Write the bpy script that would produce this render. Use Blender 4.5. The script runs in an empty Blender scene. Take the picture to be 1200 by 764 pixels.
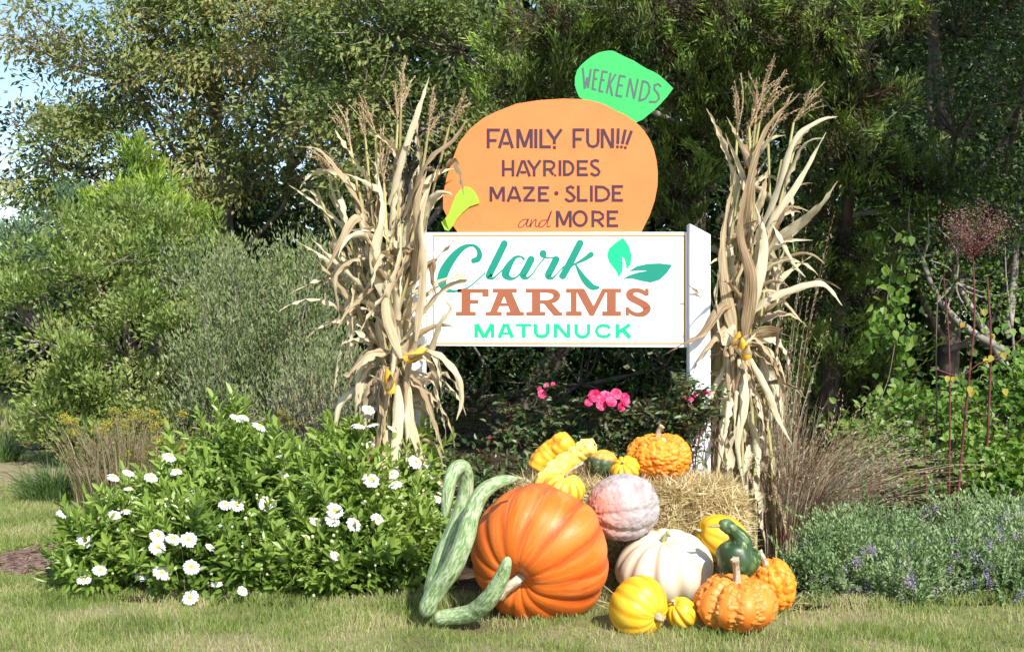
import bpy, math, random
import numpy as np
from mathutils import Vector, Matrix, Quaternion
R = math.radians
rng = np.random.default_rng(7)
random.seed(7)
sc = bpy.context.scene
COL = sc.collection

# ------------------------------------------------------------------ camera
CAMH = 1.3; F = 1500.0; CU = 600.0; CV = 382.0
cam = bpy.data.cameras.new('camera'); cam.lens = 45; cam.sensor_width = 36; cam.sensor_fit = 'HORIZONTAL'
cam.clip_start = 0.1; cam.clip_end = 2000
camo = bpy.data.objects.new('camera', cam); COL.objects.link(camo)
camo.location = (0, 0, CAMH); camo.rotation_euler = (R(90), 0, 0)
sc.camera = camo

# ------------------------------------------------------------------ sky and sun
SUN_EL, SUN_AZ = 40.0, 152.0          # azimuth clockwise from +Y: behind the camera, to the right
w = bpy.data.worlds.new('World'); sc.world = w; w.use_nodes = True
nt = w.node_tree; bg = nt.nodes['Background']
sky = nt.nodes.new('ShaderNodeTexSky'); sky.sky_type = 'NISHITA'; sky.sun_disc = False
sky.sun_elevation = R(SUN_EL); sky.sun_rotation = R(SUN_AZ); sky.air_density = 1.0; sky.dust_density = 0.6; sky.ozone_density = 1.5
nt.links.new(sky.outputs[0], bg.inputs[0]); bg.inputs[1].default_value = 0.14
sl = bpy.data.lights.new('sun', 'SUN'); sl.energy = 5.0; sl.angle = R(0.5); sl.color = (1.0, 0.95, 0.86)
so = bpy.data.objects.new('sun', sl); COL.objects.link(so)
SD = Vector((math.sin(R(SUN_AZ))*math.cos(R(SUN_EL)), math.cos(R(SUN_AZ))*math.cos(R(SUN_EL)), math.sin(R(SUN_EL))))
so.rotation_euler = SD.to_track_quat('Z', 'Y').to_euler()
so.location = (6, -6, 8)
sc.view_settings.view_transform = 'Standard'; sc.view_settings.look = 'None'
sc.view_settings.exposure = 0.6; sc.view_settings.gamma = 1.0
sc.render.engine = 'CYCLES'
try:
    sc.cycles.max_bounces = 6; sc.cycles.transparent_max_bounces = 4
    sc.cycles.diffuse_bounces = 3; sc.cycles.glossy_bounces = 2; sc.cycles.transmission_bounces = 3
except Exception: pass

def P(u, v, Y):                       # photograph pixel + distance -> place
    return np.array([(u-CU)/F*Y, Y, CAMH-(v-CV)/F*Y])

# ------------------------------------------------------------------ helpers
def unit(a):
    a = np.asarray(a, float); n = np.linalg.norm(a, axis=-1, keepdims=True); return a/np.maximum(n, 1e-9)

def tag(o, label=None, cat=None, group=None, kind=None):
    if label: o['label'] = label
    if cat: o['category'] = cat
    if group: o['group'] = group
    if kind: o['kind'] = kind
    return o

def thing(name, label, cat, loc=(0, 0, 0), group=None):
    o = bpy.data.objects.new(name, None); COL.objects.link(o); o.location = loc
    o.empty_display_size = 0.1
    return tag(o, label, cat, group)

def make_mesh(name, parts, mat, smooth=False):
    """parts: list of (V, F[, rnd[, UV]])"""
    Vs, idx, starts, tot, rn, uvs = [], [], [], [], [], []
    off = 0; ls = 0; has_uv = any(len(p) > 3 and p[3] is not None for p in parts)
    for p in parts:
        V, Fc = np.asarray(p[0], float).reshape(-1, 3), np.asarray(p[1], int)
        m, k = Fc.shape
        Vs.append(V); idx.append((Fc+off).ravel())
        starts.append(ls+np.arange(m)*k); ls += m*k
        r = p[2] if len(p) > 2 and p[2] is not None else rng.random()
        rn.append(np.broadcast_to(np.asarray(r, float), (m,)))
        if has_uv:
            uv = p[3] if len(p) > 3 and p[3] is not None else np.zeros((len(V), 2))
            uvs.append(np.asarray(uv, float)[Fc.ravel()])
        off += len(V)
    V = np.concatenate(Vs); I = np.concatenate(idx); S = np.concatenate(starts); Rn = np.concatenate(rn)
    me = bpy.data.meshes.new(name)
    me.vertices.add(len(V)); me.vertices.foreach_set('co', V.ravel().astype(np.float32))
    me.loops.add(len(I)); me.loops.foreach_set('vertex_index', I.astype(np.int32))
    me.polygons.add(len(S)); me.polygons.foreach_set('loop_start', S.astype(np.int32))
    me.update(calc_edges=True)
    me.polygons.foreach_set('use_smooth', np.full(len(S), bool(smooth)))
    a = me.attributes.new('rnd', 'FLOAT', 'FACE'); a.data.foreach_set('value', Rn.astype(np.float32))
    if has_uv:
        u = me.uv_layers.new(name='UVMap'); u.data.foreach_set('uv', np.concatenate(uvs).ravel().astype(np.float32))
    if mat: me.materials.append(mat)
    return me

def link(name, me, parent=None, loc=None):
    o = bpy.data.objects.new(name, me); COL.objects.link(o)
    if loc is not None: o.location = loc
    if parent is not None: o.parent = parent
    return o

def wpart(name, parts, mat, parent=None, smooth=False):
    """parts given in world coordinates; stored relative to the parent's location"""
    me = make_mesh(name, parts, mat, smooth)
    o = link(name, me, parent)
    if parent is not None:
        me.transform(Matrix.Translation(-Vector(total_loc(parent))))
    return o

def total_loc(p):
    l = Vector((0, 0, 0))
    while p is not None: l += Vector(p.location); p = p.parent
    return l

def ngon(name, polys, mat, parent=None, y0=0, th=0):
    pass

def frames(pts):
    pts = np.asarray(pts, float); T = unit(np.gradient(pts, axis=0))
    n = np.cross(T[0], [0.3, 0.2, 1.0]); n = unit(n); out = [n]
    for i in range(1, len(pts)):
        n = out[-1]-T[i]*np.dot(out[-1], T[i]); out.append(unit(n))
    N = np.array(out); return T, N, np.cross(T, N)

def tube(pts, rad, n=6, cap=True):
    pts = np.asarray(pts, float); m = len(pts); rad = np.broadcast_to(np.asarray(rad, float), (m,))
    T, N, B = frames(pts)
    a = np.arange(n)/n*2*np.pi
    V = pts[:, None, :]+rad[:, None, None]*(np.cos(a)[None, :, None]*N[:, None, :]+np.sin(a)[None, :, None]*B[:, None, :])
    V = V.reshape(-1, 3)
    i = np.arange(m-1)[:, None]*n; j = np.arange(n)[None, :]; jn = (j+1) % n
    Fc = np.stack([i+j, i+jn, i+n+jn, i+n+j], -1).reshape(-1, 4)
    uv = np.stack([np.tile(a/(2*np.pi), m), np.repeat(np.arange(m)/max(1, m-1), n)], -1)
    return V, Fc, None, uv

def spline(pts, n):
    """Catmull-Rom through points of any dimension"""
    p = np.asarray(pts, float); p = np.vstack([2*p[0]-p[1], p, 2*p[-1]-p[-2]])
    k = len(p)-3; t = np.linspace(0, k-1e-6, n); i = t.astype(int); f = (t-i)[:, None]
    a, b, c, d = p[i], p[i+1], p[i+2], p[i+3]
    return 0.5*((2*b)+(-a+c)*f+(2*a-5*b+4*c-d)*f**2+(-a+3*b-3*c+d)*f**3)

def leaves(Pn, D, N, L, W, rnd=None, fold=0.25, six=False, obo=False):
    n = len(Pn); Pn = np.asarray(Pn, float); D = unit(D); S = unit(np.cross(D, N)); U = unit(np.cross(S, D))
    L = np.broadcast_to(np.asarray(L, float), (n,))[:, None]; W = np.broadcast_to(np.asarray(W, float), (n,))[:, None]
    if rnd is None: rnd = rng.random(n)
    if six:
        a, b_, wa, wb = (.3, .72, .42, .40) if obo else (.22, .58, .43, .40)
        V = np.stack([Pn, Pn+D*L*a-S*W*wa+U*W*fold, Pn+D*L*b_-S*W*wb+U*W*fold-U*L*.03, Pn+D*L-U*L*.10,
                      Pn+D*L*b_+S*W*wb+U*W*fold-U*L*.03, Pn+D*L*a+S*W*wa+U*W*fold], 1).reshape(-1, 3)
        b = np.arange(n)[:, None]*6
        Fc = np.concatenate([b+[0, 1, 2, 3], b+[3, 4, 5, 0]])
        return V, Fc, np.concatenate([rnd, rnd])
    V = np.stack([Pn, Pn+D*L*.5-S*W*.5+U*W*fold, Pn+D*L, Pn+D*L*.5+S*W*.5+U*W*fold], 1).reshape(-1, 3)
    Fc = np.arange(n)[:, None]*4+np.array([[0, 1, 2, 3]])
    return V, Fc, rnd

def rdir(n, r=None):
    return unit((r or rng).normal(size=(n, 3)))

# ------------------------------------------------------------------ materials
def nodes(m):
    m.use_nodes = True; t = m.node_tree; t.nodes.clear()
    return t, t.nodes, t.links

def ramp(nd, stops):
    r = nd.new('ShaderNodeValToRGB'); e = r.color_ramp.elements
    while len(e) < len(stops): e.new(0.5)
    for i, (p, c) in enumerate(stops): e[i].position = p; e[i].color = (*c, 1)
    return r

def leaf_mat(name, cols, trans=0.3, rough=0.5, spec=0.3, scale=1.2):
    m = bpy.data.materials.new(name); t, nd, lk = nodes(m)
    at = nd.new('ShaderNodeAttribute'); at.attribute_name = 'rnd'
    oi = nd.new('ShaderNodeObjectInfo')
    ge = nd.new('ShaderNodeNewGeometry'); nz = nd.new('ShaderNodeTexNoise'); nz.inputs['Scale'].default_value = scale; nz.inputs['Detail'].default_value = 3
    lk.new(ge.outputs['Position'], nz.inputs['Vector'])
    mr = nd.new('ShaderNodeMapRange'); mr.inputs[1].default_value = 0.35; mr.inputs[2].default_value = 0.65
    mr.inputs[3].default_value = -0.36; mr.inputs[4].default_value = 0.36
    lk.new(nz.outputs['Fac'], mr.inputs[0])
    ad = nd.new('ShaderNodeMath'); ad.operation = 'ADD'; lk.new(at.outputs['Fac'], ad.inputs[0]); lk.new(mr.outputs[0], ad.inputs[1])
    mr2 = nd.new('ShaderNodeMapRange'); mr2.inputs[3].default_value = -0.1; mr2.inputs[4].default_value = 0.1; lk.new(oi.outputs['Random'], mr2.inputs[0])
    a2 = nd.new('ShaderNodeMath'); a2.operation = 'ADD'; lk.new(ad.outputs[0], a2.inputs[0]); lk.new(mr2.outputs[0], a2.inputs[1])
    n = len(cols); r = ramp(nd, [(i/(n-1), c) for i, c in enumerate(cols)]); lk.new(a2.outputs[0], r.inputs[0])
    b = nd.new('ShaderNodeBsdfPrincipled'); b.inputs['Roughness'].default_value = rough; b.inputs['Specular IOR Level'].default_value = spec
    lk.new(r.outputs[0], b.inputs['Base Color'])
    tr = nd.new('ShaderNodeBsdfTranslucent')
    hs = nd.new('ShaderNodeHueSaturation'); hs.inputs['Saturation'].default_value = 1.15; hs.inputs['Value'].default_value = 1.3; hs.inputs['Hue'].default_value = 0.49
    lk.new(r.outputs[0], hs.inputs['Color']); lk.new(hs.outputs[0], tr.inputs['Color'])
    mx = nd.new('ShaderNodeMixShader'); mx.inputs[0].default_value = trans
    lk.new(b.outputs[0], mx.inputs[1]); lk.new(tr.outputs[0], mx.inputs[2])
    o = nd.new('ShaderNodeOutputMaterial'); lk.new(mx.outputs[0], o.inputs[0])
    return m

def noise_mat(name, cols, scale=8, rough=0.6, bump=0.3, bscale=None, detail=6, spec=0.4, stretch=(1, 1, 1), coat=0, rnd=0.0, lo=.3, hi=.7, bdist=0.01, sss=0):
    """colours picked by object-space noise (+ per piece offset)"""
    m = bpy.data.materials.new(name); t, nd, lk = nodes(m)
    tc = nd.new('ShaderNodeTexCoord'); mp = nd.new('ShaderNodeMapping'); mp.inputs['Scale'].default_value = stretch
    lk.new(tc.outputs['Object'], mp.inputs[0])
    nz = nd.new('ShaderNodeTexNoise'); nz.inputs['Scale'].default_value = scale; nz.inputs['Detail'].default_value = detail
    lk.new(mp.outputs[0], nz.inputs['Vector'])
    mr = nd.new('ShaderNodeMapRange'); mr.inputs[1].default_value = lo; mr.inputs[2].default_value = hi; lk.new(nz.outputs['Fac'], mr.inputs[0])
    src = mr.outputs[0]
    if rnd:
        at = nd.new('ShaderNodeAttribute'); at.attribute_name = 'rnd'
        m1 = nd.new('ShaderNodeMath'); m1.operation = 'MULTIPLY_ADD'; m1.inputs[1].default_value = rnd; m1.inputs[2].default_value = -rnd/2
        lk.new(at.outputs['Fac'], m1.inputs[0])
        m2 = nd.new('ShaderNodeMath'); m2.operation = 'ADD'; lk.new(src, m2.inputs[0]); lk.new(m1.outputs[0], m2.inputs[1]); src = m2.outputs[0]
    n = len(cols); r = ramp(nd, [(i/(n-1), c) for i, c in enumerate(cols)]); lk.new(src, r.inputs[0])
    b = nd.new('ShaderNodeBsdfPrincipled'); b.inputs['Roughness'].default_value = rough; b.inputs['Specular IOR Level'].default_value = spec
    b.inputs['Coat Weight'].default_value = coat; b.inputs['Coat Roughness'].default_value = 0.3
    lk.new(r.outputs[0], b.inputs['Base Color'])
    if bump:
        n2 = nd.new('ShaderNodeTexNoise'); n2.inputs['Scale'].default_value = bscale or scale*4; n2.inputs['Detail'].default_value = 5
        lk.new(mp.outputs[0], n2.inputs['Vector'])
        bp = nd.new('ShaderNodeBump'); bp.inputs['Strength'].default_value = bump; bp.inputs['Distance'].default_value = bdist
        lk.new(n2.outputs['Fac'], bp.inputs['Height']); lk.new(bp.outputs[0], b.inputs['Normal'])
    o = nd.new('ShaderNodeOutputMaterial'); lk.new(b.outputs[0], o.inputs[0])
    return m

M = {}
M['lawn'] = noise_mat('lawn_soil', [(.14, .12, .06), (.17, .18, .07), (.27, .23, .13), (.14, .17, .05)], 1.5, .95, .6, 60, 8, .1, bdist=.02)
M['soil'] = noise_mat('bed_soil', [(.03, .02, .014), (.07, .045, .03), (.12, .08, .055)], 12, .95, .8, 60, 8, .1, bdist=.03)
M['mulch'] = noise_mat('bark_mulch', [(.10, .06, .045), (.2, .13, .10), (.30, .21, .17)], 25, .95, .8, 90, 8, .1, rnd=.6)
M['grass'] = leaf_mat('grass_blades', [(.12, .17, .04), (.18, .25, .06), (.25, .32, .09), (.34, .36, .14), (.46, .41, .24)], .35, .5, .25, 2.2)
M['tuft'] = leaf_mat('long_grass', [(.06, .11, .03), (.10, .18, .05), (.16, .24, .09)], .35, .5, .25, 2.2)
M['bark'] = noise_mat('bark', [(.06, .045, .035), (.13, .10, .08), (.2, .17, .14)], 9, .9, .6, 30, 8, .2, stretch=(1, 1, .25))
M['greybark'] = noise_mat('grey_bark', [(.14, .12, .10), (.24, .21, .18), (.34, .31, .28)], 9, .9, .4, 30, 8, .2)
M['oakleaf'] = leaf_mat('cherry_leaves', [(.08, .13, .04), (.15, .21, .06), (.22, .27, .085), (.30, .32, .12), (.33, .27, .12)], .35, .5, .3, .8)
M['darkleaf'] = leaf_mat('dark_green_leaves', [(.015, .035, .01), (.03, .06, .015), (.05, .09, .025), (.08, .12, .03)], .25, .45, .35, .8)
M['juniper'] = leaf_mat('juniper_sprays', [(0.074, 0.097, 0.030), (0.134, 0.196, 0.044), (0.226, 0.330, 0.067), (0.330, 0.466, 0.090)], .2, .6, .2, 1.5)
M['junbrown'] = leaf_mat('juniper_old_sprays', [(.05, .035, .02), (.08, .06, .035), (.06, .07, .03)], .1, .7, .15, 1.5)
M['cypress'] = leaf_mat('young_cedar_sprays', [(0.086, 0.155, 0.034), (0.172, 0.276, 0.052), (0.293, 0.414, 0.069), (0.380, 0.466, 0.103)], .3, .5, .2, 1.5)
M['spruce'] = leaf_mat('blue_green_sprays', [(0.065, 0.117, 0.065), (0.117, 0.195, 0.104), (0.169, 0.260, 0.143)], .2, .5, .2, 1.5)
M['holly'] = leaf_mat('bayberry_leaves', [(.08, .125, .03), (.14, .21, .05), (.20, .285, .07), (.26, .345, .10), (.34, .36, .14)], .3, .38, .5, 1.4)
M['baccharis'] = leaf_mat('grey_green_leaves', [(.07, .11, .035), (.13, .18, .065), (.20, .25, .11), (.28, .31, .16)], .25, .55, .3, 1.6)
M['daisyleaf'] = leaf_mat('daisy_leaves', [(.09, .155, .03), (.15, .24, .04), (.22, .33, .06), (.29, .39, .09)], .32, .35, .5, 2.5)
M['catleaf'] = leaf_mat('sage_green_leaves', [(.10, .17, .065), (.17, .26, .10), (.24, .34, .15), (.32, .41, .21)], .25, .55, .3, 3)
M['roseleaf'] = leaf_mat('rose_leaves', [(.03, .07, .02), (.06, .12, .03), (.1, .16, .05), (.14, .08, .04), (.08, .13, .05)], .25, .4, .5, 6)
M['vineleaf'] = leaf_mat('vine_leaves', [(0.066, 0.143, 0.022), (0.110, 0.220, 0.033), (0.176, 0.297, 0.055), (0.242, 0.352, 0.077)], .4, .4, .4, 3)
M['yellowleaf'] = leaf_mat('yellow_leaves', [(.4, .36, .06), (.55, .45, .08), (.45, .28, .06), (.3, .36, .08)], .4, .45, .3, 3)
M['redgrass'] = leaf_mat('russet_grass', [(.13, .07, .05), (.28, .16, .11), (.36, .28, .19), (.26, .27, .13), (.50, .44, .33)], .15, .7, .2, 5)
M['tangrass'] = leaf_mat('tan_grass', [(.14, .12, .06), (.26, .2, .12), (.36, .29, .18), (.16, .18, .07)], .2, .7, .2, 5)
M['golden'] = leaf_mat('goldenrod_flowers', [(.2, .22, .04), (.38, .34, .05), (.5, .42, .06)], .2, .7, .2, 5)
M['purple'] = leaf_mat('purple_flowers', [(.32, .24, .42), (.44, .35, .58), (.55, .46, .60)], .3, .6, .2, 5)
M['redstem'] = noise_mat('red_stem', [(.07, .016, .018), (.14, .028, .034), (.11, .06, .045)], 12, .5, .2)
M['seedhead'] = leaf_mat('russet_berries', [(.12, .06, .05), (.22, .12, .10), (.32, .20, .17)], .1, .7, .2, 3)

def streak_mat(name, cols, trans=.2, us=22, vs=1.6):
    m = bpy.data.materials.new(name); t, nd, lk = nodes(m)
    tc = nd.new('ShaderNodeTexCoord'); mp = nd.new('ShaderNodeMapping'); mp.inputs['Scale'].default_value = (us, vs, 1)
    lk.new(tc.outputs['UV'], mp.inputs[0]); oi = nd.new('ShaderNodeObjectInfo')
    mu = nd.new('ShaderNodeMath'); mu.operation = 'MULTIPLY'; mu.inputs[1].default_value = 40; lk.new(oi.outputs['Random'], mu.inputs[0])
    nz = nd.new('ShaderNodeTexNoise'); nz.noise_dimensions = '4D'; nz.inputs['Scale'].default_value = 1; nz.inputs['Detail'].default_value = 5
    lk.new(mp.outputs[0], nz.inputs['Vector']); lk.new(mu.outputs[0], nz.inputs['W'])
    at = nd.new('ShaderNodeAttribute'); at.attribute_name = 'rnd'
    m1 = nd.new('ShaderNodeMath'); m1.operation = 'MULTIPLY_ADD'; m1.inputs[1].default_value = .45; m1.inputs[2].default_value = -.22; lk.new(at.outputs['Fac'], m1.inputs[0])
    m2 = nd.new('ShaderNodeMath'); m2.operation = 'ADD'; lk.new(nz.outputs['Fac'], m2.inputs[0]); lk.new(m1.outputs[0], m2.inputs[1])
    n = len(cols); r = ramp(nd, [(.15+.7*i/(n-1), c) for i, c in enumerate(cols)]); lk.new(m2.outputs[0], r.inputs[0])
    b = nd.new('ShaderNodeBsdfPrincipled'); b.inputs['Roughness'].default_value = .6; b.inputs['Specular IOR Level'].default_value = .25
    lk.new(r.outputs[0], b.inputs['Base Color'])
    bp = nd.new('ShaderNodeBump'); bp.inputs['Strength'].default_value = .4; bp.inputs['Distance'].default_value = .004; lk.new(nz.outputs['Fac'], bp.inputs['Height']); lk.new(bp.outputs[0], b.inputs['Normal'])
    tr = nd.new('ShaderNodeBsdfTranslucent'); lk.new(r.outputs[0], tr.inputs['Color'])
    mx = nd.new('ShaderNodeMixShader'); mx.inputs[0].default_value = trans; lk.new(b.outputs[0], mx.inputs[1]); lk.new(tr.outputs[0], mx.inputs[2])
    o = nd.new('ShaderNodeOutputMaterial'); lk.new(mx.outputs[0], o.inputs[0]); return m

M['cornleaf'] = streak_mat('dry_corn_leaf', [(.10, .065, .035), (.27, .18, .10), (.46, .36, .22), (.60, .51, .34), (.66, .59, .43), (.50, .48, .30)], .18, 26, 2.2)
M['cornstalk'] = streak_mat('corn_stalk', [(.20, .16, .07), (.36, .31, .13), (.45, .43, .18), (.33, .36, .12)], 0, 6, 3)
M['tassel'] = streak_mat('corn_tassel', [(.30, .20, .11), (.46, .34, .20), (.60, .48, .32)], .1, 6, 9)
M['straw'] = leaf_mat('straw', [(.30, .22, .09), (.46, .36, .16), (.60, .49, .25), (.68, .60, .38)], .2, .5, .4, 9)
M['strawcore'] = noise_mat('straw_packed', [(.16, .11, .05), (.3, .22, .1), (.42, .33, .17)], 30, .9, .8, 80, 8, .1, stretch=(1, 1, 4))
M['petal'] = leaf_mat('white_petals', [(.74, .76, .78), (.85, .86, .86)], .3, .5, .3, 3)
M['disc'] = noise_mat('yellow_disc', [(.55, .35, .02), (.8, .58, .05)], 200, .8, .5, 500)
M['bud'] = noise_mat('green_buds', [(.25, .32, .10), (.55, .58, .35)], 30, .6, .0, rnd=.8)
M['rose'] = leaf_mat('magenta_petals', [(.62, .02, .13), (.78, .05, .2), (.85, .16, .3)], .3, .45, .4, 20)
M['whitepaint'] = noise_mat('white_paint', [(.72, .73, .74), (.80, .81, .82), (.83, .83, .82)], 5, .5, .12, 60, 6, .4)

# ================================================================== GROUND
def gh(x, y):
    x = np.asarray(x, float); y = np.asarray(y, float)
    return .010*np.sin(x*2.3+y*1.1)+.008*np.sin(x*5.1-y*3.7+1)+.006*np.sin(y*9+x*7)

def grid_sheet(xs, ys, zf):
    X, Y = np.meshgrid(xs, ys); V = np.stack([X, Y, zf(X, Y)], -1).reshape(-1, 3)
    a, b = len(xs), len(ys)
    i = np.arange(b-1)[:, None]*a; j = np.arange(a-1)[None, :]
    Fc = np.stack([i+j, i+j+1, i+a+j+1, i+a+j], -1).reshape(-1, 4)
    return V, Fc

xs = np.concatenate([-np.geomspace(600, 8.2, 16), np.arange(-8, 8.01, .12), np.geomspace(8.2, 600, 16)])
ys = np.concatenate([[-300, -40, -8, 0, 2], np.arange(3, 20, .12), np.geomspace(20.2, 900, 22)])
fall = lambda X, Y: gh(X, Y)*np.clip((30-np.hypot(X, Y))/15, 0, 1)
g = wpart('lawn', [grid_sheet(xs, ys, fall)], M['lawn'], smooth=True); tag(g, kind='structure')

def edge_x(y):        # left edge of the planting bed
    return np.where(y < 7.2, -2.15-.0*y, -2.15-(y-7.2)*.16)-.05*np.sin(y*4)
def in_bed(x, y):
    front = 5.98+.05*np.sin(x*3)+.03*np.sin(x*8.3)
    return (x > edge_x(y)) & (y > front)
V, Fc = grid_sheet(np.arange(-5.5, 9, .08), np.arange(5.8, 24, .08), lambda X, Y: gh(X, Y)+.014+.012*np.sin(X*17)*np.sin(Y*19))
keep = in_bed(V[Fc].mean(1)[:, 0], V[Fc].mean(1)[:, 1])
tag(wpart('garden_bed', [(V, Fc[keep])], M['soil'], smooth=True), kind='structure')

def blob_sheet(name, cx, cy, rx, ry, mat, dz):
    a = np.arange(40)/40*2*np.pi; rr = 1+.18*np.sin(3*a+1)+.1*np.sin(7*a)
    rings = []; 
    for k, s in enumerate((.02, .35, .7, 1)):
        x = cx+np.cos(a)*rx*s*rr; y = cy+np.sin(a)*ry*s*rr
        rings.append(np.stack([x, y, gh(x, y)+dz+(.01 if k < 3 else -.004)*np.ones_like(x)], -1))
    V = np.concatenate(rings); f = []
    for k in range(3):
        for j in range(40): f.append([k*40+j, k*40+(j+1) % 40, (k+1)*40+(j+1) % 40, (k+1)*40+j])
    o = wpart(name, [(V, np.array(f)[:, ::-1])], mat, smooth=True)
    return tag(o, kind='structure')
blob_sheet('mulch_patch', -2.52, 7.05, .34, .55, M['mulch'], .008)
blob_sheet('dirt_path', -5.6, 15.5, 2.2, 2.6, M['mulch'], .012)
blob_sheet('bare_ground', -4.1, 11.3, 1.3, .9, noise_mat('dry_dirt', [(.2, .15, .09), (.32, .25, .16), (.2, .2, .09)], 6, .95, .5, 60, 8, .1), .012)
# loose chips on the mulch
n = 500; a = rng.random(n)*6.28; q = np.sqrt(rng.random(n)); x = -2.52+np.cos(a)*q*.36; y = 7.05+np.sin(a)*q*.56
tag(wpart('mulch_chips', [leaves(np.stack([x, y, gh(x, y)+.024], -1), rdir(n)*[1, 1, .25], np.tile([0, 0, 1.], (n, 1))+.5*rdir(n), .03+.04*rng.random(n), .012)], M['mulch']), 'brown bark chips scattered on the bare patch beside the daisies', 'mulch', kind='stuff')

def blades(x, y, z, h, wd, lean=.5, rnd=None):
    n = len(x); a = rng.random(n)*2*np.pi; ln = lean*rng.random(n)*h
    d = np.stack([np.cos(a), np.sin(a), np.zeros(n)], -1); b = rng.random(n)*np.pi
    s = np.stack([np.cos(b), .5*np.sin(b), np.zeros(n)], -1)*wd/2
    B = np.stack([x, y, z], -1); up = np.zeros((n, 3)); up[:, 2] = 1
    m = B+up*(h*.6)[:, None]+d*(ln*.35)[:, None]; t = B+up*h[:, None]*.95+d*ln[:, None]
    V = np.stack([B-s, B+s, m-s*.8, m+s*.8, t], 1).reshape(-1, 3)
    b0 = np.arange(n)[:, None]*5
    Fc = np.concatenate([b0+[0, 1, 3], b0+[0, 3, 2], b0+[2, 3, 4]]); r = rng.random(n) if rnd is None else rnd
    return V, Fc, np.concatenate([r, r, r])

def lawn_grass():
    P_ = []
    n = 85000; x = rng.uniform(-2.7, 2.7, n); y = rng.uniform(4.9, 6.35, n); k = (~in_bed(x, y-.12)); x, y = x[k], y[k]
    cl = .5+.5*np.sin(x*3.1+1.3*np.sin(y*2.7))*np.sin(y*4.1+x)
    pt = np.sin(x*4.7+2*np.sin(y*6))*np.sin(y*9+2*np.sin(x*3.3)); k = rng.random(len(x)) < .62+.42*pt; x, y, cl, pt = x[k], y[k], cl[k], pt[k]
    cl = np.clip(cl*.6+.4*(pt*.5+.5), 0, 1)
    h = (.014+.042*rng.random(len(x))**1.8)*(.55+.8*cl); r = np.clip(rng.random(len(x))*.75+.35*(1-cl)*rng.random(len(x)), 0, 1)
    P_.append(blades(x, y, gh(x, y)-.002, h, .0035, .9, r))
    n = 70000; y = 6.0+8.5*rng.random(n)**1.4; x = rng.uniform(-1, 1, n)*.15+ -2.1-rng.random(n)*(y*.42-2.0+.3); k = (x < edge_x(y)+.08)
    k &= ~(((x+2.52)/.36)**2+((y-7.05)/.55)**2 < 1); k &= ~(((x+4.1)/1.2)**2+((y-11.3)/.85)**2 < rng.random(n)); k &= ~(((x+5.6)/2.1)**2+((y-15.5)/2.5)**2 < 1)
    x, y = x[k], y[k]; cl = .5+.5*np.sin(x*2.1+1.3*np.sin(y*1.7))*np.sin(y*2.1+x)
    h = (.02+.035*rng.random(len(x)))*(.7+.6*cl); r = np.clip(rng.random(len(x))*.7+.4*(1-cl)*rng.random(len(x)), 0, 1)
    P_.append(blades(x, y, gh(x, y)-.002, h, .005, .9, r))
    # ragged edge where lawn meets the bed
    n = 9000; x = rng.uniform(-2.3, 2.6, n); y = 6.0+.05*np.sin(x*3)+.04*rng.normal(size=n); h = .03+.05*rng.random(n)
    P_.append(blades(x, y, gh(x, y), h, .004, 1.0))
    n = 9000; y = 14+rng.random(n)*26; x = -y*.42+rng.random(n)*1.5-.3
    P_.append(blades(x, y, y*0, .07+.12*rng.random(n), .02, .8))
    tag(wpart('lawn_grass', P_, M['grass']), 'short green and straw tinted lawn grass in front of the display', 'grass', kind='stuff')
lawn_grass()

# ================================================================== SIGN
YS = 6.9
def paint(name, c, rough=.45, var=.06):
    c = np.array(c); return noise_mat(name, [tuple(c*(1-var)), tuple(c), tuple(np.minimum(c*(1+var), .9))], 7, rough, .08, 80, 6, .4)
M['boardwhite'] = paint('sign_white', (.80, .81, .82)); M['gold'] = paint('gold_line', (.48, .24, .05)); M['teal'] = paint('teal', (.0, .22, .155))
M['mint'] = paint('mint', (.0, .50, .21)); M['farmbrown'] = paint('rust_brown', (.29, .092, .042)); M['signorange'] = paint('orange_paint', (.78, .195, .052))
M['ink'] = paint('dark_purple_ink', (.05, .018, .034)); M['leafgreen'] = paint('leaf_green', (.03, .44, .10)); M['weekend'] = paint('grey_green_ink', (.07, .11, .10))
M['lime'] = paint('lime', (.30, .52, .03)); M['faint'] = paint('faint_line', (.55, .22, .08)); M['crack'] = paint('hairline', (.35, .35, .36))

def slab(poly, y0, y1):
    """polygon of (u,v) pixels on the sign plane, front y0, back y1 -> faces"""
    pts = np.array([P(u, v, YS) for u, v in poly]); n = len(pts)
    f = pts.copy(); f[:, 1] = y0; b = pts.copy(); b[:, 1] = y1
    area = sum(poly[i][0]*poly[(i+1) % n][1]-poly[(i+1) % n][0]*poly[i][1] for i in range(n))
    idx = list(range(n)) if area < 0 else list(range(n))[::-1]
    V = np.concatenate([f, b]); parts = [(V, np.array([idx])), (V, np.array([[i+n for i in idx[::-1]]]))]
    q = [[idx[i], idx[i]+n, idx[(i+1) % n]+n, idx[(i+1) % n]] for i in range(n)]
    parts.append((V, np.array(q))); return parts

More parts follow.
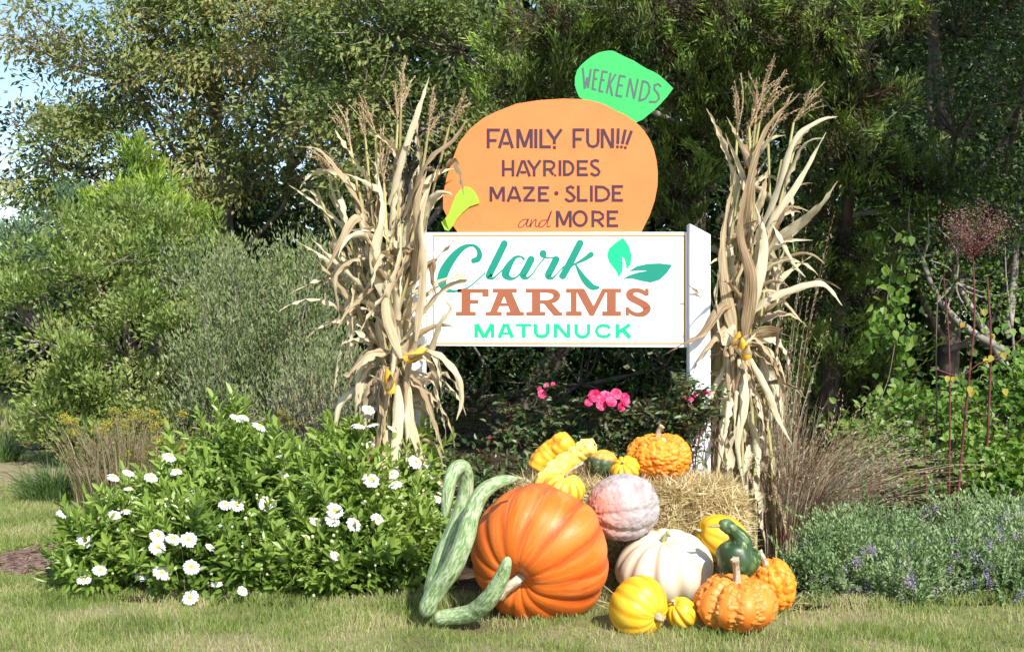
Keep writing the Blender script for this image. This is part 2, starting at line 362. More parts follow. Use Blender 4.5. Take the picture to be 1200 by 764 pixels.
class Ink:
    def __init__(s, o, k, y): s.o, s.k, s.y, s.parts, s.d = o, k, y, [], 0
    def uv(s, p): return np.array([s.o[0]+p[0]/s.k, s.o[1]+p[1]/s.k])
    def to(s, o, k): s.o, s.k = o, k; return s
    def face(s, pix):
        s.d += 1; y = s.y-.0006-.00004*s.d
        V = np.array([P(u, v, YS) for u, v in pix]); V[:, 1] = y
        n = len(pix); area = sum(pix[i][0]*pix[(i+1) % n][1]-pix[(i+1) % n][0]*pix[i][1] for i in range(n))
        idx = list(range(n)); 
        if area > 0: idx = idx[::-1]
        s.parts.append((V, np.array([idx])))
    def poly(s, pts): s.face([s.uv(p) for p in pts])
    def rect(s, a, b, c, d): s.poly([(a, b), (c, b), (c, d), (a, d)])
    def disc(s, x, y, r): s.poly([(x+r*math.cos(t*math.pi/8), y+r*math.sin(t*math.pi/8)) for t in range(16)])
    def seg(s, p, q, w1, w2=None):
        w2 = w2 or w1; p, q = np.array(p, float), np.array(q, float); d = (q-p)/np.linalg.norm(q-p); n = np.array([-d[1], d[0]])
        s.poly([p+n*w1/2, q+n*w2/2, q-n*w2/2, p-n*w1/2])
    def line(s, pts, w, ext=.35):
        pts = [np.array(p, float) for p in pts]; run = [pts[0]]
        def flush(run):
            if len(run) < 2: return
            if len(run) == 2: s.seg(run[0], run[1], w); return
            s.band([(p[0], p[1], w) for p in run])
        for i in range(1, len(pts)):
            if i < len(pts)-1:
                a = pts[i]-pts[i-1]; b = pts[i+1]-pts[i]; c = np.dot(a, b)/np.linalg.norm(a)/np.linalg.norm(b)
                if c < .35:
                    e = a/np.linalg.norm(a)*w*ext; run.append(pts[i]+e); flush(run); run = [pts[i]-b/np.linalg.norm(b)*w*ext]; continue
            run.append(pts[i])
        flush(run)
    def band(s, pw):
        pw = np.array(pw, float); T = np.gradient(pw[:, :2], axis=0); T /= np.linalg.norm(T, axis=1)[:, None]+1e-9
        N = np.stack([-T[:, 1], T[:, 0]], -1)*pw[:, 2:3]/2; A = pw[:, :2]+N; B = pw[:, :2]-N
        s.d += 1; y = s.y-.0006-.00004*s.d
        pa = np.array([P(*s.uv(p), YS) for p in A]); pb = np.array([P(*s.uv(p), YS) for p in B]); V = np.concatenate([pa, pb]); V[:, 1] = y
        n = len(A); s.parts.append((V, np.array([[i, i+1, i+1+n, i+n] for i in range(n-1)])))
    def brush(s, pw, caps=True):
        q = spline(pw, len(pw)*8); s.band(q)
        if caps:
            s.disc(q[0][0], q[0][1], q[0][2]/2); s.disc(q[-1][0], q[-1][1], q[-1][2]/2)
    def out(s, name, mat, parent, label): o = wpart(name, s.parts, mat, parent); o['label'] = label; return o

sign = thing('farm_sign', 'white farm sign with orange pumpkin shaped board on top, standing behind the pumpkins', 'sign', (P(655, 400, YS)[0], YS, 0))
BF = YS; 
wpart('sign_board', slab([(500, 272.5), (806, 272), (806, 407), (500, 405)], BF, BF+.02), M['boardwhite'], sign)['label'] = 'white rectangular sign board'
ik = Ink((0, 0), 1, BF)
for a, b, c, d in ((507, 275.6, 803, 277.6), (507, 401.6, 803, 403.4), (801.3, 277.7, 803, 401.5), (507, 277.7, 508.7, 401.5)): ik.rect(a, b, c, d)
ik.out('border_line', M['gold'], sign, 'thin gold border line')
ik = Ink((505, 270), 7.5, BF)
ik.brush([(375, 268, 46), (415, 250, 52), (428, 205, 44), (405, 155, 34), (355, 131, 26), (280, 155, 46), (205, 225, 68), (135, 325, 84), (100, 410, 88), (100, 470, 74), (135, 520, 44), (210, 535, 22), (320, 505, 14), (400, 445, 13), (475, 375, 12)])
ik.brush([(645, 118, 62), (575, 262, 64), (515, 385, 62), (516, 408, 52), (545, 420, 24), (580, 395, 14), (625, 350, 12)])
ik.brush([(815, 252, 24), (790, 232, 18), (740, 240, 30), (685, 310, 58), (655, 380, 70), (678, 414, 50), (725, 424, 22), (780, 385, 14), (850, 285, 12)])
ik.brush([(880, 256, 64), (845, 325, 64), (812, 385, 62), (818, 410, 48), (850, 418, 22), (890, 385, 13), (950, 300, 12), (1000, 240, 14)])
ik.disc(985, 205, 32); ik.brush([(985, 215, 50), (1008, 238, 18), (1050, 240, 12), (1090, 240, 20)])
ik.brush([(1100, 256, 62), (1065, 325, 62), (1032, 390, 60), (1040, 412, 46), (1070, 418, 22), (1110, 380, 12), (1170, 315, 12)])
ik.to((645, 270), 7.5)
ik.brush([(260, 114, 62), (190, 252, 64), (110, 400, 60)]); ik.brush([(95, 400, 40), (150, 345, 20), (215, 292, 14)])
ik.brush([(358, 212, 48), (300, 252, 34), (215, 298, 14)]); ik.brush([(222, 300, 14), (265, 380, 40), (315, 450, 58), (370, 498, 52), (432, 502, 20)], False)
ik.out('lettering', M['teal'], sign, 'teal brush script word Clark')
ik = Ink((645, 270), 7.5, BF)
ik.poly([(688, 360), (760, 315), (850, 295), (960, 290), (1072, 303), (1020, 380), (960, 435), (880, 460), (800, 445), (720, 425), (670, 425), (622, 440), (680, 400), (760, 372), (855, 355), (780, 352), (720, 360)])
ik.out('leaf_emblem', M['teal'], sign, 'teal leaf shape lying to the right')
ik = Ink((645, 270), 7.5, BF)
ik.poly([(640, 65), (690, 140), (715, 220), (705, 300), (670, 350), (662, 290), (648, 245), (632, 235), (637, 290), (635, 350), (620, 385), (595, 415), (590, 380), (560, 335), (515, 280), (497, 220), (515, 160), (570, 110)])
ik.out('leaf_emblem', M['mint'], sign, 'mint green upright leaf shape')
ik = Ink((525, 330), 7.5, BF); w_ = 33
ik.line([(248, 495), (248, 372)], w_); ik.line([(392, 495), (392, 372)], w_); ik.seg((252, 372), (318, 492), 36); ik.seg((388, 372), (322, 492), 36)
ik.seg((450, 495), (500, 370), 34); ik.seg((566, 495), (516, 370), 34); ik.rect(470, 446, 548, 468)
ik.rect(597, 370, 732, 395); ik.rect(648, 370, 681, 495)
ik.line([(768, 370), (768, 450), (788, 476), (822, 484), (857, 476), (877, 450), (877, 370)], w_)
ik.rect(929, 370, 961, 495); ik.rect(1043, 370, 1075, 495); ik.poly([(929, 370), (970, 370), (1075, 495), (1034, 495)])
ik.to((660, 330), 6.667)
ik.line([(101, 330), (101, 402), (120, 426), (150, 434), (180, 426), (199, 402), (199, 330)], 28)
ik.line([(366, 366), (346, 348), (310, 341), (275, 352), (257, 386), (275, 420), (310, 432), (346, 426), (368, 405)], 26)
ik.rect(408, 330, 438, 442); ik.seg((430, 400), (520, 335), 30); ik.seg((462, 372), (522, 440), 34)
ik.out('lettering', M['mint'], sign, 'mint green capitals MATUNUCK')
ik = Ink((525, 330), 7.5, BF)
ik.rect(85, 64, 358, 100); ik.rect(302, 90, 358, 133); ik.rect(118, 64, 198, 290); ik.rect(190, 160, 268, 195); ik.rect(70, 265, 245, 300)
ik.rect(393, 62, 605, 98); ik.poly([(440, 90), (512, 90), (424, 285), (362, 285)]); ik.poly([(478, 90), (560, 90), (645, 285), (556, 285)]); ik.rect(445, 188, 560, 216); ik.rect(332, 265, 473, 300); ik.rect(512, 265, 668, 300)
ik.rect(683, 62, 880, 98); ik.rect(738, 70, 812, 290); ik.rect(688, 265, 855, 300)
ik.band(spline([(870, 80, 36), (925, 88, 46), (957, 120, 60), (935, 160, 48), (880, 176, 32), (805, 178, 30)], 30)); ik.poly([(835, 185), (905, 180), (985, 270), (1005, 270), (1005, 300), (930, 300)])
ik.to((660, 330), 6.667)
ik.rect(22, 55, 160, 88); ik.rect(60, 80, 105, 245); ik.rect(22, 233, 145, 268); ik.poly([(95, 60), (165, 57), (250, 215), (238, 268), (208, 268)]); ik.poly([(305, 57), (345, 62), (238, 268), (215, 235)])
ik.rect(310, 55, 452, 86); ik.rect(342, 60, 412, 260); ik.rect(305, 233, 452, 268)
ik.band(spline([(655, 104, 26), (612, 76, 34), (560, 68, 34), (522, 88, 54), (528, 122, 56), (580, 152, 52), (630, 180, 56), (655, 212, 60), (630, 248, 44), (575, 258, 32), (525, 236, 30), (500, 208, 24)], 60)); ik.rect(640, 55, 668, 110); ik.rect(488, 198, 513, 266)
ik.out('lettering', M['farmbrown'], sign, 'rust brown slab serif capitals FARMS')
ik = Ink((645, 270), 7.5, BF)
ik.line([(1062, 90), (1045, 245)], 4); ik.line([(1062, 90), (1073, 225)], 6); ik.line([(1025, 420), (1050, 600)], 3); ik.line([(1090, 400), (1125, 600)], 3)
ik.to((660, 330), 6.667); ik.line([(815, 5), (895, 420)], 3)
ik.out('paint_crack', M['crack'], sign, 'hairline cracks in the white paint')
# pumpkin panel
PF = YS+.024
ol = [(519, 244), (519, 228), (523, 208), (530, 187), (538, 166), (551, 150), (566, 138), (582, 130), (605, 121), (630, 117), (660, 115), (680, 115.5), (692, 117), (707, 121), (720, 128), (733, 134), (745, 142), (755, 152), (762, 163), (767, 175), (770, 188), (771.5, 202), (771, 218), (768, 234), (762, 252), (752, 272), (740, 292), (545, 292), (535, 270), (525, 257)]
wpart('pumpkin_board', slab(ol, PF, PF+.013), M['signorange'], sign)['label'] = 'orange pumpkin shaped board'
lo = [(665+x/7.637, 50+y/7.637) for x, y in [(185, 515), (145, 500), (110, 480), (85, 425), (70, 370), (70, 300), (90, 235), (125, 190), (170, 150), (225, 108), (280, 80), (330, 66), (380, 60), (412, 62), (445, 77), (520, 115), (600, 150), (660, 190), (720, 225), (775, 248), (830, 282), (895, 340), (955, 400), (900, 475), (840, 540), (790, 590), (740, 630), (680, 680), (610, 712), (560, 760), (150, 620)]]
wpart('leaf_board', slab(lo, PF+.0135, PF+.026), M['leafgreen'], sign)['label'] = 'bright green leaf shaped board'
st = [(510+x/5, 205+y/5) for x, y in [(35, 275), (75, 235), (95, 180), (120, 120), (145, 88), (170, 68), (200, 72), (225, 92), (240, 115), (252, 140), (258, 165), (200, 185), (160, 220), (125, 260), (100, 300), (78, 328), (55, 320)]]
wpart('stem_board', slab(st, PF-.012, PF-.0005), M['lime'], sign)['label'] = 'lime green stem shaped board'
ik = Ink((510, 140), 7.5, PF)
for pts in ([(465, 76), (465, 252)], [(452, 90), (570, 90)], [(465, 182), (540, 182)], [(563, 250), (617, 78)], [(680, 250), (626, 78)], [(595, 207), (650, 207)], [(727, 250), (727, 80)], [(845, 250), (845, 80)], [(733, 84), (786, 240)], [(839, 84), (786, 240)], [(885, 80), (885, 250)], [(930, 80), (930, 238), (1018, 238)], [(985, 82), (1046, 170)], [(1112, 82), (1050, 170)], [(1048, 160), (1048, 215)], [(1035, 243), (1063, 243)]): ik.line(pts, 28)
ik.to((630, 140), 7.5)
for pts in ([(322, 76), (322, 248)], [(310, 88), (415, 88)], [(322, 170), (390, 170)], [(442, 76), (442, 195), (456, 226), (488, 237), (522, 226), (535, 195), (535, 76)], [(570, 248), (570, 78)], [(662, 248), (662, 74)], [(576, 80), (656, 246)], [(712, 75), (708, 212)], [(775, 85), (748, 212)], [(830, 95), (785, 218)]): ik.line(pts, 27)
for x, y in ((705, 237), (740, 238), (775, 244)): ik.disc(x, y, 14)
ik.out('lettering', M['ink'], sign, 'dark purple capitals FAMILY FUN!!!')
ik = Ink((510, 140), 7.5, PF)
for pts in ([(598, 352), (598, 500)], [(683, 352), (683, 500)], [(610, 435), (675, 435)], [(718, 500), (768, 355)], [(832, 500), (778, 355)], [(748, 462), (800, 462)], [(815, 355), (868, 432)], [(927, 355), (872, 432)], [(870, 428), (870, 500)], [(962, 500), (962, 352)], [(962, 364), (1018, 366), (1044, 382), (1047, 408), (1026, 434), (962, 438)], [(1005, 438), (1040, 486)]): ik.line(pts, 25)
ik.disc(1056, 490, 11); ik.to((630, 140), 7.5)
for pts in ([(198, 355), (198, 495)], [(236, 495), (236, 354)], [(236, 366), (275, 368), (305, 390), (316, 425), (305, 462), (275, 482), (236, 484)], [(358, 355), (358, 495)], [(350, 366), (445, 366)], [(358, 428), (435, 428)], [(350, 484), (445, 484)], [(542, 364), (508, 356), (478, 368), (474, 392), (498, 416), (530, 432), (546, 456), (534, 482), (504, 490), (468, 470)]): ik.line(pts, 25)
ik.out('lettering', M['ink'], sign, 'dark purple capitals HAYRIDES')
ik = Ink((510, 205), 5, PF)
for pts in ([(326, 156), (326, 66)], [(400, 156), (400, 66)], [(331, 70), (364, 140)], [(395, 70), (362, 140)], [(425, 156), (459, 66)], [(500, 156), (466, 66)], [(442, 132), (485, 132)], [(515, 74), (583, 74)], [(576, 78), (524, 144)], [(517, 147), (588, 147)], [(611, 66), (611, 156)], [(604, 73), (668, 73)], [(611, 108), (655, 108)], [(604, 148), (668, 148)], [(815, 78), (796, 66), (774, 76), (776, 94), (800, 110), (818, 130), (808, 149), (785, 153), (762, 138)], [(840, 60), (840, 148), (895, 148)], [(917, 60), (917, 156)], [(945, 156), (945, 60)], [(945, 68), (988, 70), (1014, 88), (1021, 112), (1009, 138), (982, 148), (945, 149)], [(1045, 58), (1045, 154)], [(1036, 66), (1103, 66)], [(1045, 105), (1090, 105)], [(1036, 147), (1103, 147)]): ik.line(pts, 17)
ik.disc(711, 106, 13)
ik.out('lettering', M['ink'], sign, 'dark purple capitals MAZE and SLIDE with a dot between')
ik = Ink((510, 205), 5, PF)
for pts in ([(716, 306), (716, 208)], [(793, 306), (793, 208)], [(721, 212), (755, 294)], [(788, 212), (754, 294)], [(850+38*math.cos(t*math.pi/10), 255+42*math.sin(t*math.pi/10)) for t in range(21)], [(925, 305), (925, 206)], [(925, 215), (964, 217), (984, 232), (984, 252), (962, 264), (925, 265)], [(952, 264), (988, 304)], [(1015, 206), (1015, 305)], [(1007, 215), (1075, 215)], [(1015, 254), (1060, 254)], [(1007, 297), (1075, 297)]): ik.line(pts, 17)
ik.out('lettering', M['ink'], sign, 'dark purple capitals MORE')
ik = Ink((510, 205), 5, PF)
for pts in ([(543, 258), (515, 262), (492, 283), (488, 303), (505, 305), (530, 285), (547, 256), (535, 292), (546, 302), (560, 285)], [(566, 260), (556, 303), (572, 275), (592, 260), (586, 292), (598, 302), (616, 284)], [(652, 264), (630, 265), (610, 284), (610, 303), (628, 302), (652, 275), (682, 210), (656, 290), (664, 303), (674, 298)]): ik.brush([(x, y, 5.5) for x, y in pts])
ik.out('lettering', M['ink'], sign, 'thin handwritten word and')
ik = Ink((510, 205), 5, PF)
for pts in ([(180, 60), (178, 20)], [(150, 66), (120, 30)], [(115, 90), (80, 70)], [(215, 70), (240, 30)], [(240, 95), (270, 70)], [(265, 132), (290, 130)], [(255, 175), (290, 215)], [(225, 190), (245, 240), (280, 300)], [(205, 195), (215, 250), (235, 305)], [(180, 215), (185, 290)], [(95, 130), (60, 128)], [(85, 150), (50, 170)]): ik.brush([(x, y, 3) for x, y in (pts if len(pts) > 2 else [pts[0], ((pts[0][0]+pts[1][0])/2+2, (pts[0][1]+pts[1][1])/2), pts[1]])], False)
ik.out('painted_lines', M['faint'], sign, 'faint painted rib lines around the stem')
ik = Ink((665, 50), 7.637, PF+.0135)
for pts in ([(140, 215), (157, 405)], [(160, 400), (180, 300)], [(180, 300), (188, 398)], [(188, 398), (213, 225)], [(250, 225), (226, 412)], [(245, 232), (288, 240)], [(240, 312), (272, 317)], [(222, 404), (262, 413)], [(320, 242), (287, 428)], [(318, 248), (366, 256)], [(305, 322), (337, 328)], [(283, 422), (325, 432)], [(392, 260), (355, 445)], [(437, 272), (385, 358)], [(383, 352), (405, 468)], [(475, 280), (440, 470)], [(470, 287), (530, 296)], [(460, 368), (502, 378)], [(438, 462), (496, 474)], [(535, 478), (567, 308)], [(567, 312), (602, 495)], [(602, 490), (637, 315)], [(682, 328), (647, 515)], [(678, 334), (722, 345), (742, 385), (735, 445), (700, 495), (645, 512)], [(845, 385), (820, 360), (787, 370), (785, 408), (820, 452), (828, 492), (798, 522), (735, 520)]): ik.line(pts, 19)
ik.out('lettering', M['weekend'], sign, 'hand painted word WEEKENDS on the green leaf')

def post(name, u0, u1, vt0, vt1, y0, y1):
    a, b = P(u0, 0, YS)[0], P(u1, 0, YS)[0]; z0, z1 = P(0, vt0, YS)[2], P(0, vt1, YS)[2]
    c = .006
    V = []
    for z, zz in ((-.05, None), (None, 1)):
        for x, y in ((a+c, y0), (b-c, y0), (b, y0+c), (b, y1-c), (b-c, y1), (a+c, y1), (a, y1-c), (a, y0+c)):
            t = (x-a)/(b-a); V.append([x, y, -.05 if zz is None else z0*(1-t)+z1*t])
    V = np.array(V); q = np.array([[i, (i+1) % 8, 8+(i+1) % 8, 8+i] for i in range(8)])
    o = wpart(name, [(V, q), (V, np.array([[8, 9, 10, 11, 12, 13, 14, 15]]))], M['whitepaint'], sign)
    return o
post('post', 806.5, 831, 263, 276, YS-.055, YS+.07)
post('post', 476, 499, 276, 263, YS-.055, YS+.07)
# battens that carry the pumpkin board, seen only from the side
for u in (600, 705):
    wpart('batten', slab([(u, 180), (u+14, 180), (u+14, 400), (u, 400)], PF+.027, PF+.05), M['whitepaint'], sign)

# ================================================================== TREES AND SHRUBS
def clumps(lobes, n, back=.5, shell=.55, r=None, gap=.86, gapf=4.2, pads=0, psize=.34, pflat=.6):
    if pads:                          # every lobe carries leafy pads; leaves sit on the outer and upper side of each pad
        sub = []
        for c, s in lobes:
            s = np.array(s, float); d = rdir(pads*4); d = d[d[:, 1] < back][:pads]
            for q in d: m = s[[0, 2]].mean()*psize*rng.uniform(.65, 1.25); sub.append((np.array(c)+s*q*rng.uniform(.72, 1.02), (m*1.25, m, m*pflat)))
        c1, o1, i1 = clumps(sub, int(n*.86), back, .72, r, 0)
        up = o1[:, 2] > -.25; c1, o1, i1 = c1[up], o1[up], i1[up]
        c2, o2, i2 = clumps([(c, np.array(s)*.62) for c, s in lobes], n-int(n*.86), back, .6, r, 0)
        return np.vstack([c1, c2]), np.vstack([unit(o1+[0, -.1, .25]), o2]), np.concatenate([np.minimum(i1//max(1, pads), len(lobes)-1), i2])
    """cluster centres spread through the outer part of a set of ellipsoid lobes; returns centres, outward dirs, lobe ids"""
    r = r or rng
    C = np.array([l[0] for l in lobes], float); S = np.array([l[1] for l in lobes], float)
    wgt = (S[:, 0]*S[:, 2]); ids = r.choice(len(lobes), n*3, p=wgt/wgt.sum())
    d = rdir(n*3, r); k = (d[:, 1] < back*r.random(n*3)+.05); ids, d = ids[k][:n], d[k][:n]
    q = shell+(1-shell)*r.random(len(d))**.6
    q *= 1+.12*np.sin(d[:, 0]*7+ids)+.12*np.sin(d[:, 2]*9+2*ids)
    c = C[ids]+S[ids]*d*q[:, None]; o = unit(d*S[ids].mean(1)[:, None]/S[ids])
    if gap:
        f = gapf/np.mean(S[:, 0])
        g = np.sin(c[:, 0]*f+1.7*np.sin(c[:, 2]*f*.8))*np.sin(c[:, 2]*f*1.15+1.3*np.sin(c[:, 1]*f+c[:, 0]*f*.5)); k = g > -1+gap
        c = np.where(k[:, None], c, C[ids]+S[ids]*d*(q*.3)[:, None])
    return c, o, ids

def leaf_cloud(cl, out, per, rc, L, W, droop=.3, outw=.6, rand=.7, fold=.2, six=False, flat=.7, rshift=None):
    n = len(cl); k = np.repeat(np.arange(n), per); m = len(k)
    g = rng.normal(size=(m, 3))*rc*[1, 1, flat]
    p = cl[k]+g+out[k]*np.abs(rng.normal(size=m))[:, None]*rc*.3
    D = unit(out[k]*outw+unit(g)*.5+rdir(m)*rand+[0, 0, -droop])
    N = unit(rdir(m)*.8+np.array([0.15, -.35, .9])+out[k]*.3)
    base = rng.random(n)
    rn = np.clip(.55*rng.random(m)+.45*base[k], 0, 1)
    return leaves(p, D, N, L*(.7+.6*rng.random(m)), W*(.7+.6*rng.random(m)), rn, fold, six)

def limb(a, b, r0, r1, wob=.12, n=6, sides=5, sag=0):
    a, b = np.array(a, float), np.array(b, float); t = np.linspace(0, 1, n)[:, None]
    p = a+(b-a)*t+np.sin(t*np.pi)*rng.normal(size=(1, 3))*wob*np.linalg.norm(b-a)+np.array([[0, 0, 1]])*np.sin(t*np.pi)*sag
    return tube(p, np.linspace(r0, r1, n), sides)

def tree(name, label, cat, base, lobes, n, per, rc, L, W, mat, trunk_r=.12, bark='bark', twigs=.25, group=None, droop=.3, back=.5, shell=.55, six=False, flat=.7, top=None, outw=.6, extra=None, limbr=.045, branch_name='branch', pads=14, psize=.34, pflat=.6):
    base = np.array(base, float); th = thing(name, label, cat, tuple(base), group)
    C = np.array([l[0] for l in lobes], float); top = C[np.argmax(C[:, 2])] if top is None else np.array(top)
    tp = np.array([base+(top-base)*t+np.array([.12*math.sin(t*5), .1*math.sin(t*4+1), 0]) for t in np.linspace(-.02, .9, 9)])
    wpart('trunk', [tube(tp, trunk_r*np.linspace(1, .3, 9), 9)], M[bark], th, True)
    cl, out, ids = clumps(lobes, n, back, shell, pads=pads, psize=psize, pflat=pflat)
    br = []
    for c in C:
        h = np.clip((c[2]-base[2])*.55/(top[2]-base[2]+1e-6), .15, .85); a = base+(top-base)*h
        br.append(limb(a, c, limbr, limbr*.45, .1))
    for i in np.nonzero(rng.random(len(cl)) < twigs)[0]:
        br.append(limb(C[ids[i]], cl[i]+out[i]*rc*.8, limbr*.35, .004, .1, 5, 4))
    wpart(branch_name, br, M[bark], th, True)
    wpart('crown', [leaf_cloud(cl, out, per, rc, L, W, droop, outw, six=six, flat=flat)], M[mat], th)
    if extra: extra(th, cl, out)
    return th

def LB(u, v, Y, ru, rv, ry):          # lobe from pixel centre / pixel radii
    k = Y/F; return (P(u, v, Y), (ru*k, ry, rv*k))

# --- deciduous trees on the left and middle
tree('cherry_tree', 'tall tree at the left with olive and yellowing drooping leaves against the sky', 'tree', (-4.2, 18.5, 0),
     [LB(150, 95, 17.5, 120, 90, 1.3), (P(60, 190, 17.3), (.75, .9, .8)), LB(260, 55, 17.5, 120, 80, 1.2), LB(90, 280, 17, 95, 60, .8), LB(230, 180, 17, 130, 90, 1.0), LB(330, 150, 17.2, 90, 90, 1),
      LB(170, 30, 17.6, 60, 40, .6), LB(350, 30, 17.8, 90, 70, 1.1), LB(250, -60, 18, 160, 70, 1.3)],
     1350, 36, .13, .105, .042, 'oakleaf', .16, 'greybark', .3, 'broadleaf trees at the wood edge', droop=.7)
tree('oak_tree', 'olive leaved tree with bare grey twigs above the left corn stalks', 'tree', (-1.6, 16.5, 0),
     [LB(455, 40, 15, 95, 70, 1.1), LB(540, 60, 15.2, 80, 75, 1), LB(420, 130, 14.8, 70, 60, .8), LB(500, 150, 15, 75, 55, .8), LB(380, 60, 15.4, 60, 60, .9), LB(480, -50, 15.6, 170, 70, 1.3), LB(400, 200, 14.6, 50, 45, .6), LB(580, 140, 15.5, 60, 60, .8)],
     850, 36, .12, .09, .038, 'oakleaf', .14, 'greybark', .45, 'broadleaf trees at the wood edge', droop=.5)
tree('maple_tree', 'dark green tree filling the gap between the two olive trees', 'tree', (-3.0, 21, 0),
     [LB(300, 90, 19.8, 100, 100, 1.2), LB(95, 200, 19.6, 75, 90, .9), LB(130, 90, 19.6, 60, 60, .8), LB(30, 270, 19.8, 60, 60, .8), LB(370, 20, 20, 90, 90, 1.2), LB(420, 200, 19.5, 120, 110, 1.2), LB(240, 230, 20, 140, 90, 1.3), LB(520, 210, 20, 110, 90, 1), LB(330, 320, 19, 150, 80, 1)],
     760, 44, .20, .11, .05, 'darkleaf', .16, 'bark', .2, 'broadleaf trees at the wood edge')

# --- junipers
def spray_cloud(cl, out, per, rc, L, W, up=.35):
    n = len(cl); k = np.repeat(np.arange(n), per); m = len(k)
    ax = unit(out+rdir(n)*.35+[0, 0, up]); s = rng.random(m)
    p = cl[k]+ax[k]*(s*rc*2.2-rc)[:, None]+rng.normal(size=(m, 3))*rc*(.5-.35*s)[:, None]
    D = unit(ax[k]+rdir(m)*.55); N = unit(rdir(m)+[0, -.3, .6])
    rn = np.clip(.15+.6*s+.3*(rng.random(m)-.5)+.2*(rng.random(n)[k]-.5), 0, 1)
    return leaves(p, D, N, L*(.6+.8*rng.random(m)), W, rn, .15)

def conifer(name, label, cat, base, lobes, n, per, rc, L, W, mat, inner=None, trunk_r=.14, group=None, back=.45, shell=.6, up=.35, top=None, twigs=.5, pads=16, psize=.30, pflat=.55):
    base = np.array(base, float); th = thing(name, label, cat, tuple(base), group)
    C = np.array([l[0] for l in lobes], float); top = C[np.argmax(C[:, 2])] if top is None else np.array(top)
    tp = np.array([base+(top-base)*t for t in np.linspace(-.02, 1, 8)])
    wpart('trunk', [tube(tp, trunk_r*np.linspace(1, .25, 8), 9)], M['bark'], th, True)
    cl, out, ids = clumps(lobes, n, back, shell, pads=pads, psize=psize, pflat=pflat); br = []
    for c in C:
        h = np.clip((c[2]-base[2]-.2)/(top[2]-base[2]+1e-6), .1, .95); br.append(limb(base+(top-base)*h, c, .035, .016, .08))
    for i in np.nonzero(rng.random(n) < twigs)[0]:
        if i < len(cl): br.append(limb(C[ids[i]], cl[i], .010, .003, .12, 5, 4))
    wpart('branch', br, M['greybark'], th, True)
    wpart('crown', [spray_cloud(cl, out, per, rc, L, W, up)], M[mat], th)
    if inner:
        c2, o2, _ = clumps(lobes, n//2, back, .35)
        wpart('old_sprays', [spray_cloud(c2-o2*.12, o2, per, rc*1.2, L*.8, W, 0)], M[inner], th)
    return th

conifer('juniper_tree', 'large juniper with bright feathery tips spreading above the sign', 'tree', (1.77, 12.4, 0),
    [LB(660, 45, 10.4, 95, 55, .8), LB(620, 110, 10.7, 60, 50, .6), LB(760, 15, 10.0, 90, 50, .8), LB(860, 30, 9.8, 90, 55, .8), LB(960, 35, 10.0, 90, 55, .8), LB(1040, 20, 10.3, 55, 35, .6), LB(820, 90, 10.2, 75, 50, .6),
     LB(900, 120, 10.3, 90, 50, .6), LB(800, 170, 10.8, 60, 45, .5), LB(980, 130, 10.5, 70, 50, .5), LB(790, 235, 11.1, 50, 30, .4), LB(700, -60, 11.2, 170, 60, .8), LB(930, -60, 11.0, 190, 60, .8), LB(560, -60, 11.2, 120, 50, .7)],
    1700, 60, .10, .072, .015, 'juniper', 'junbrown', .11, 'junipers behind the sign', up=.25, top=(1.7, 11.4, 4.6))
conifer('juniper_tree', 'shaded juniper hanging low behind the right corn stalks', 'tree', (3.3, 13.6, 0),
    [LB(1000, 190, 12.6, 80, 50, .7), LB(1080, 230, 12.8, 80, 60, .7), LB(980, 290, 12.9, 60, 70, .6), LB(930, 380, 13.0, 70, 90, .6), LB(1010, 400, 13.6, 50, 100, .5), LB(1000, 500, 13.6, 90, 80, .5)],
    620, 60, .13, .08, .016, 'juniper', 'junbrown', .14, 'junipers behind the sign', up=0)
conifer('young_cedar', 'young yellow green cedar rising behind the big left shrub', 'tree', (-3.9, 14.6, 0),
    [LB(165, 205, 14, 22, 38, .25), LB(165, 240, 14, 45, 35, .35), LB(170, 275, 14, 70, 40, .45), LB(215, 262, 13.9, 40, 25, .35), LB(130, 285, 13.9, 45, 30, .4)],
    420, 60, .10, .08, .02, 'cypress', None, .07, None, up=.8)
conifer('spruce_tree', 'blue green evergreen branches just left of the young cedar', 'tree', (-4.6, 15.4, 0),
    [LB(85, 245, 14.9, 45, 16, .3), LB(110, 275, 14.7, 50, 24, .3), LB(60, 300, 14.6, 60, 30, .4)],
    160, 60, .10, .09, .02, 'spruce', None, .07, None, up=.1)

# --- dark trees right
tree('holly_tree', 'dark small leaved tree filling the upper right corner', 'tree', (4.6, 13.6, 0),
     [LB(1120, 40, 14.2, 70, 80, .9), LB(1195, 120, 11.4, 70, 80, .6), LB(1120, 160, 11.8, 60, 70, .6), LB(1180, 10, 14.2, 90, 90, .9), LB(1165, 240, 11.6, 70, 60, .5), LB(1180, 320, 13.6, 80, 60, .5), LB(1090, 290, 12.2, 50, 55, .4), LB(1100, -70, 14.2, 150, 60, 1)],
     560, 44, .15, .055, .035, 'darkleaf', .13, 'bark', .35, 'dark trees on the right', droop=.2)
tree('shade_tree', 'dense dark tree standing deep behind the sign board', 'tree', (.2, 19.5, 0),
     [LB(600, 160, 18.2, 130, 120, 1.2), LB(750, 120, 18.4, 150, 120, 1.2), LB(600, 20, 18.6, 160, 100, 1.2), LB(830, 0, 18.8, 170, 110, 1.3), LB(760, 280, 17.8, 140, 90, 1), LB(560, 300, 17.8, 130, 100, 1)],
     520, 50, .25, .13, .06, 'darkleaf', .2, 'bark', .1, 'dark trees deep in the wood')
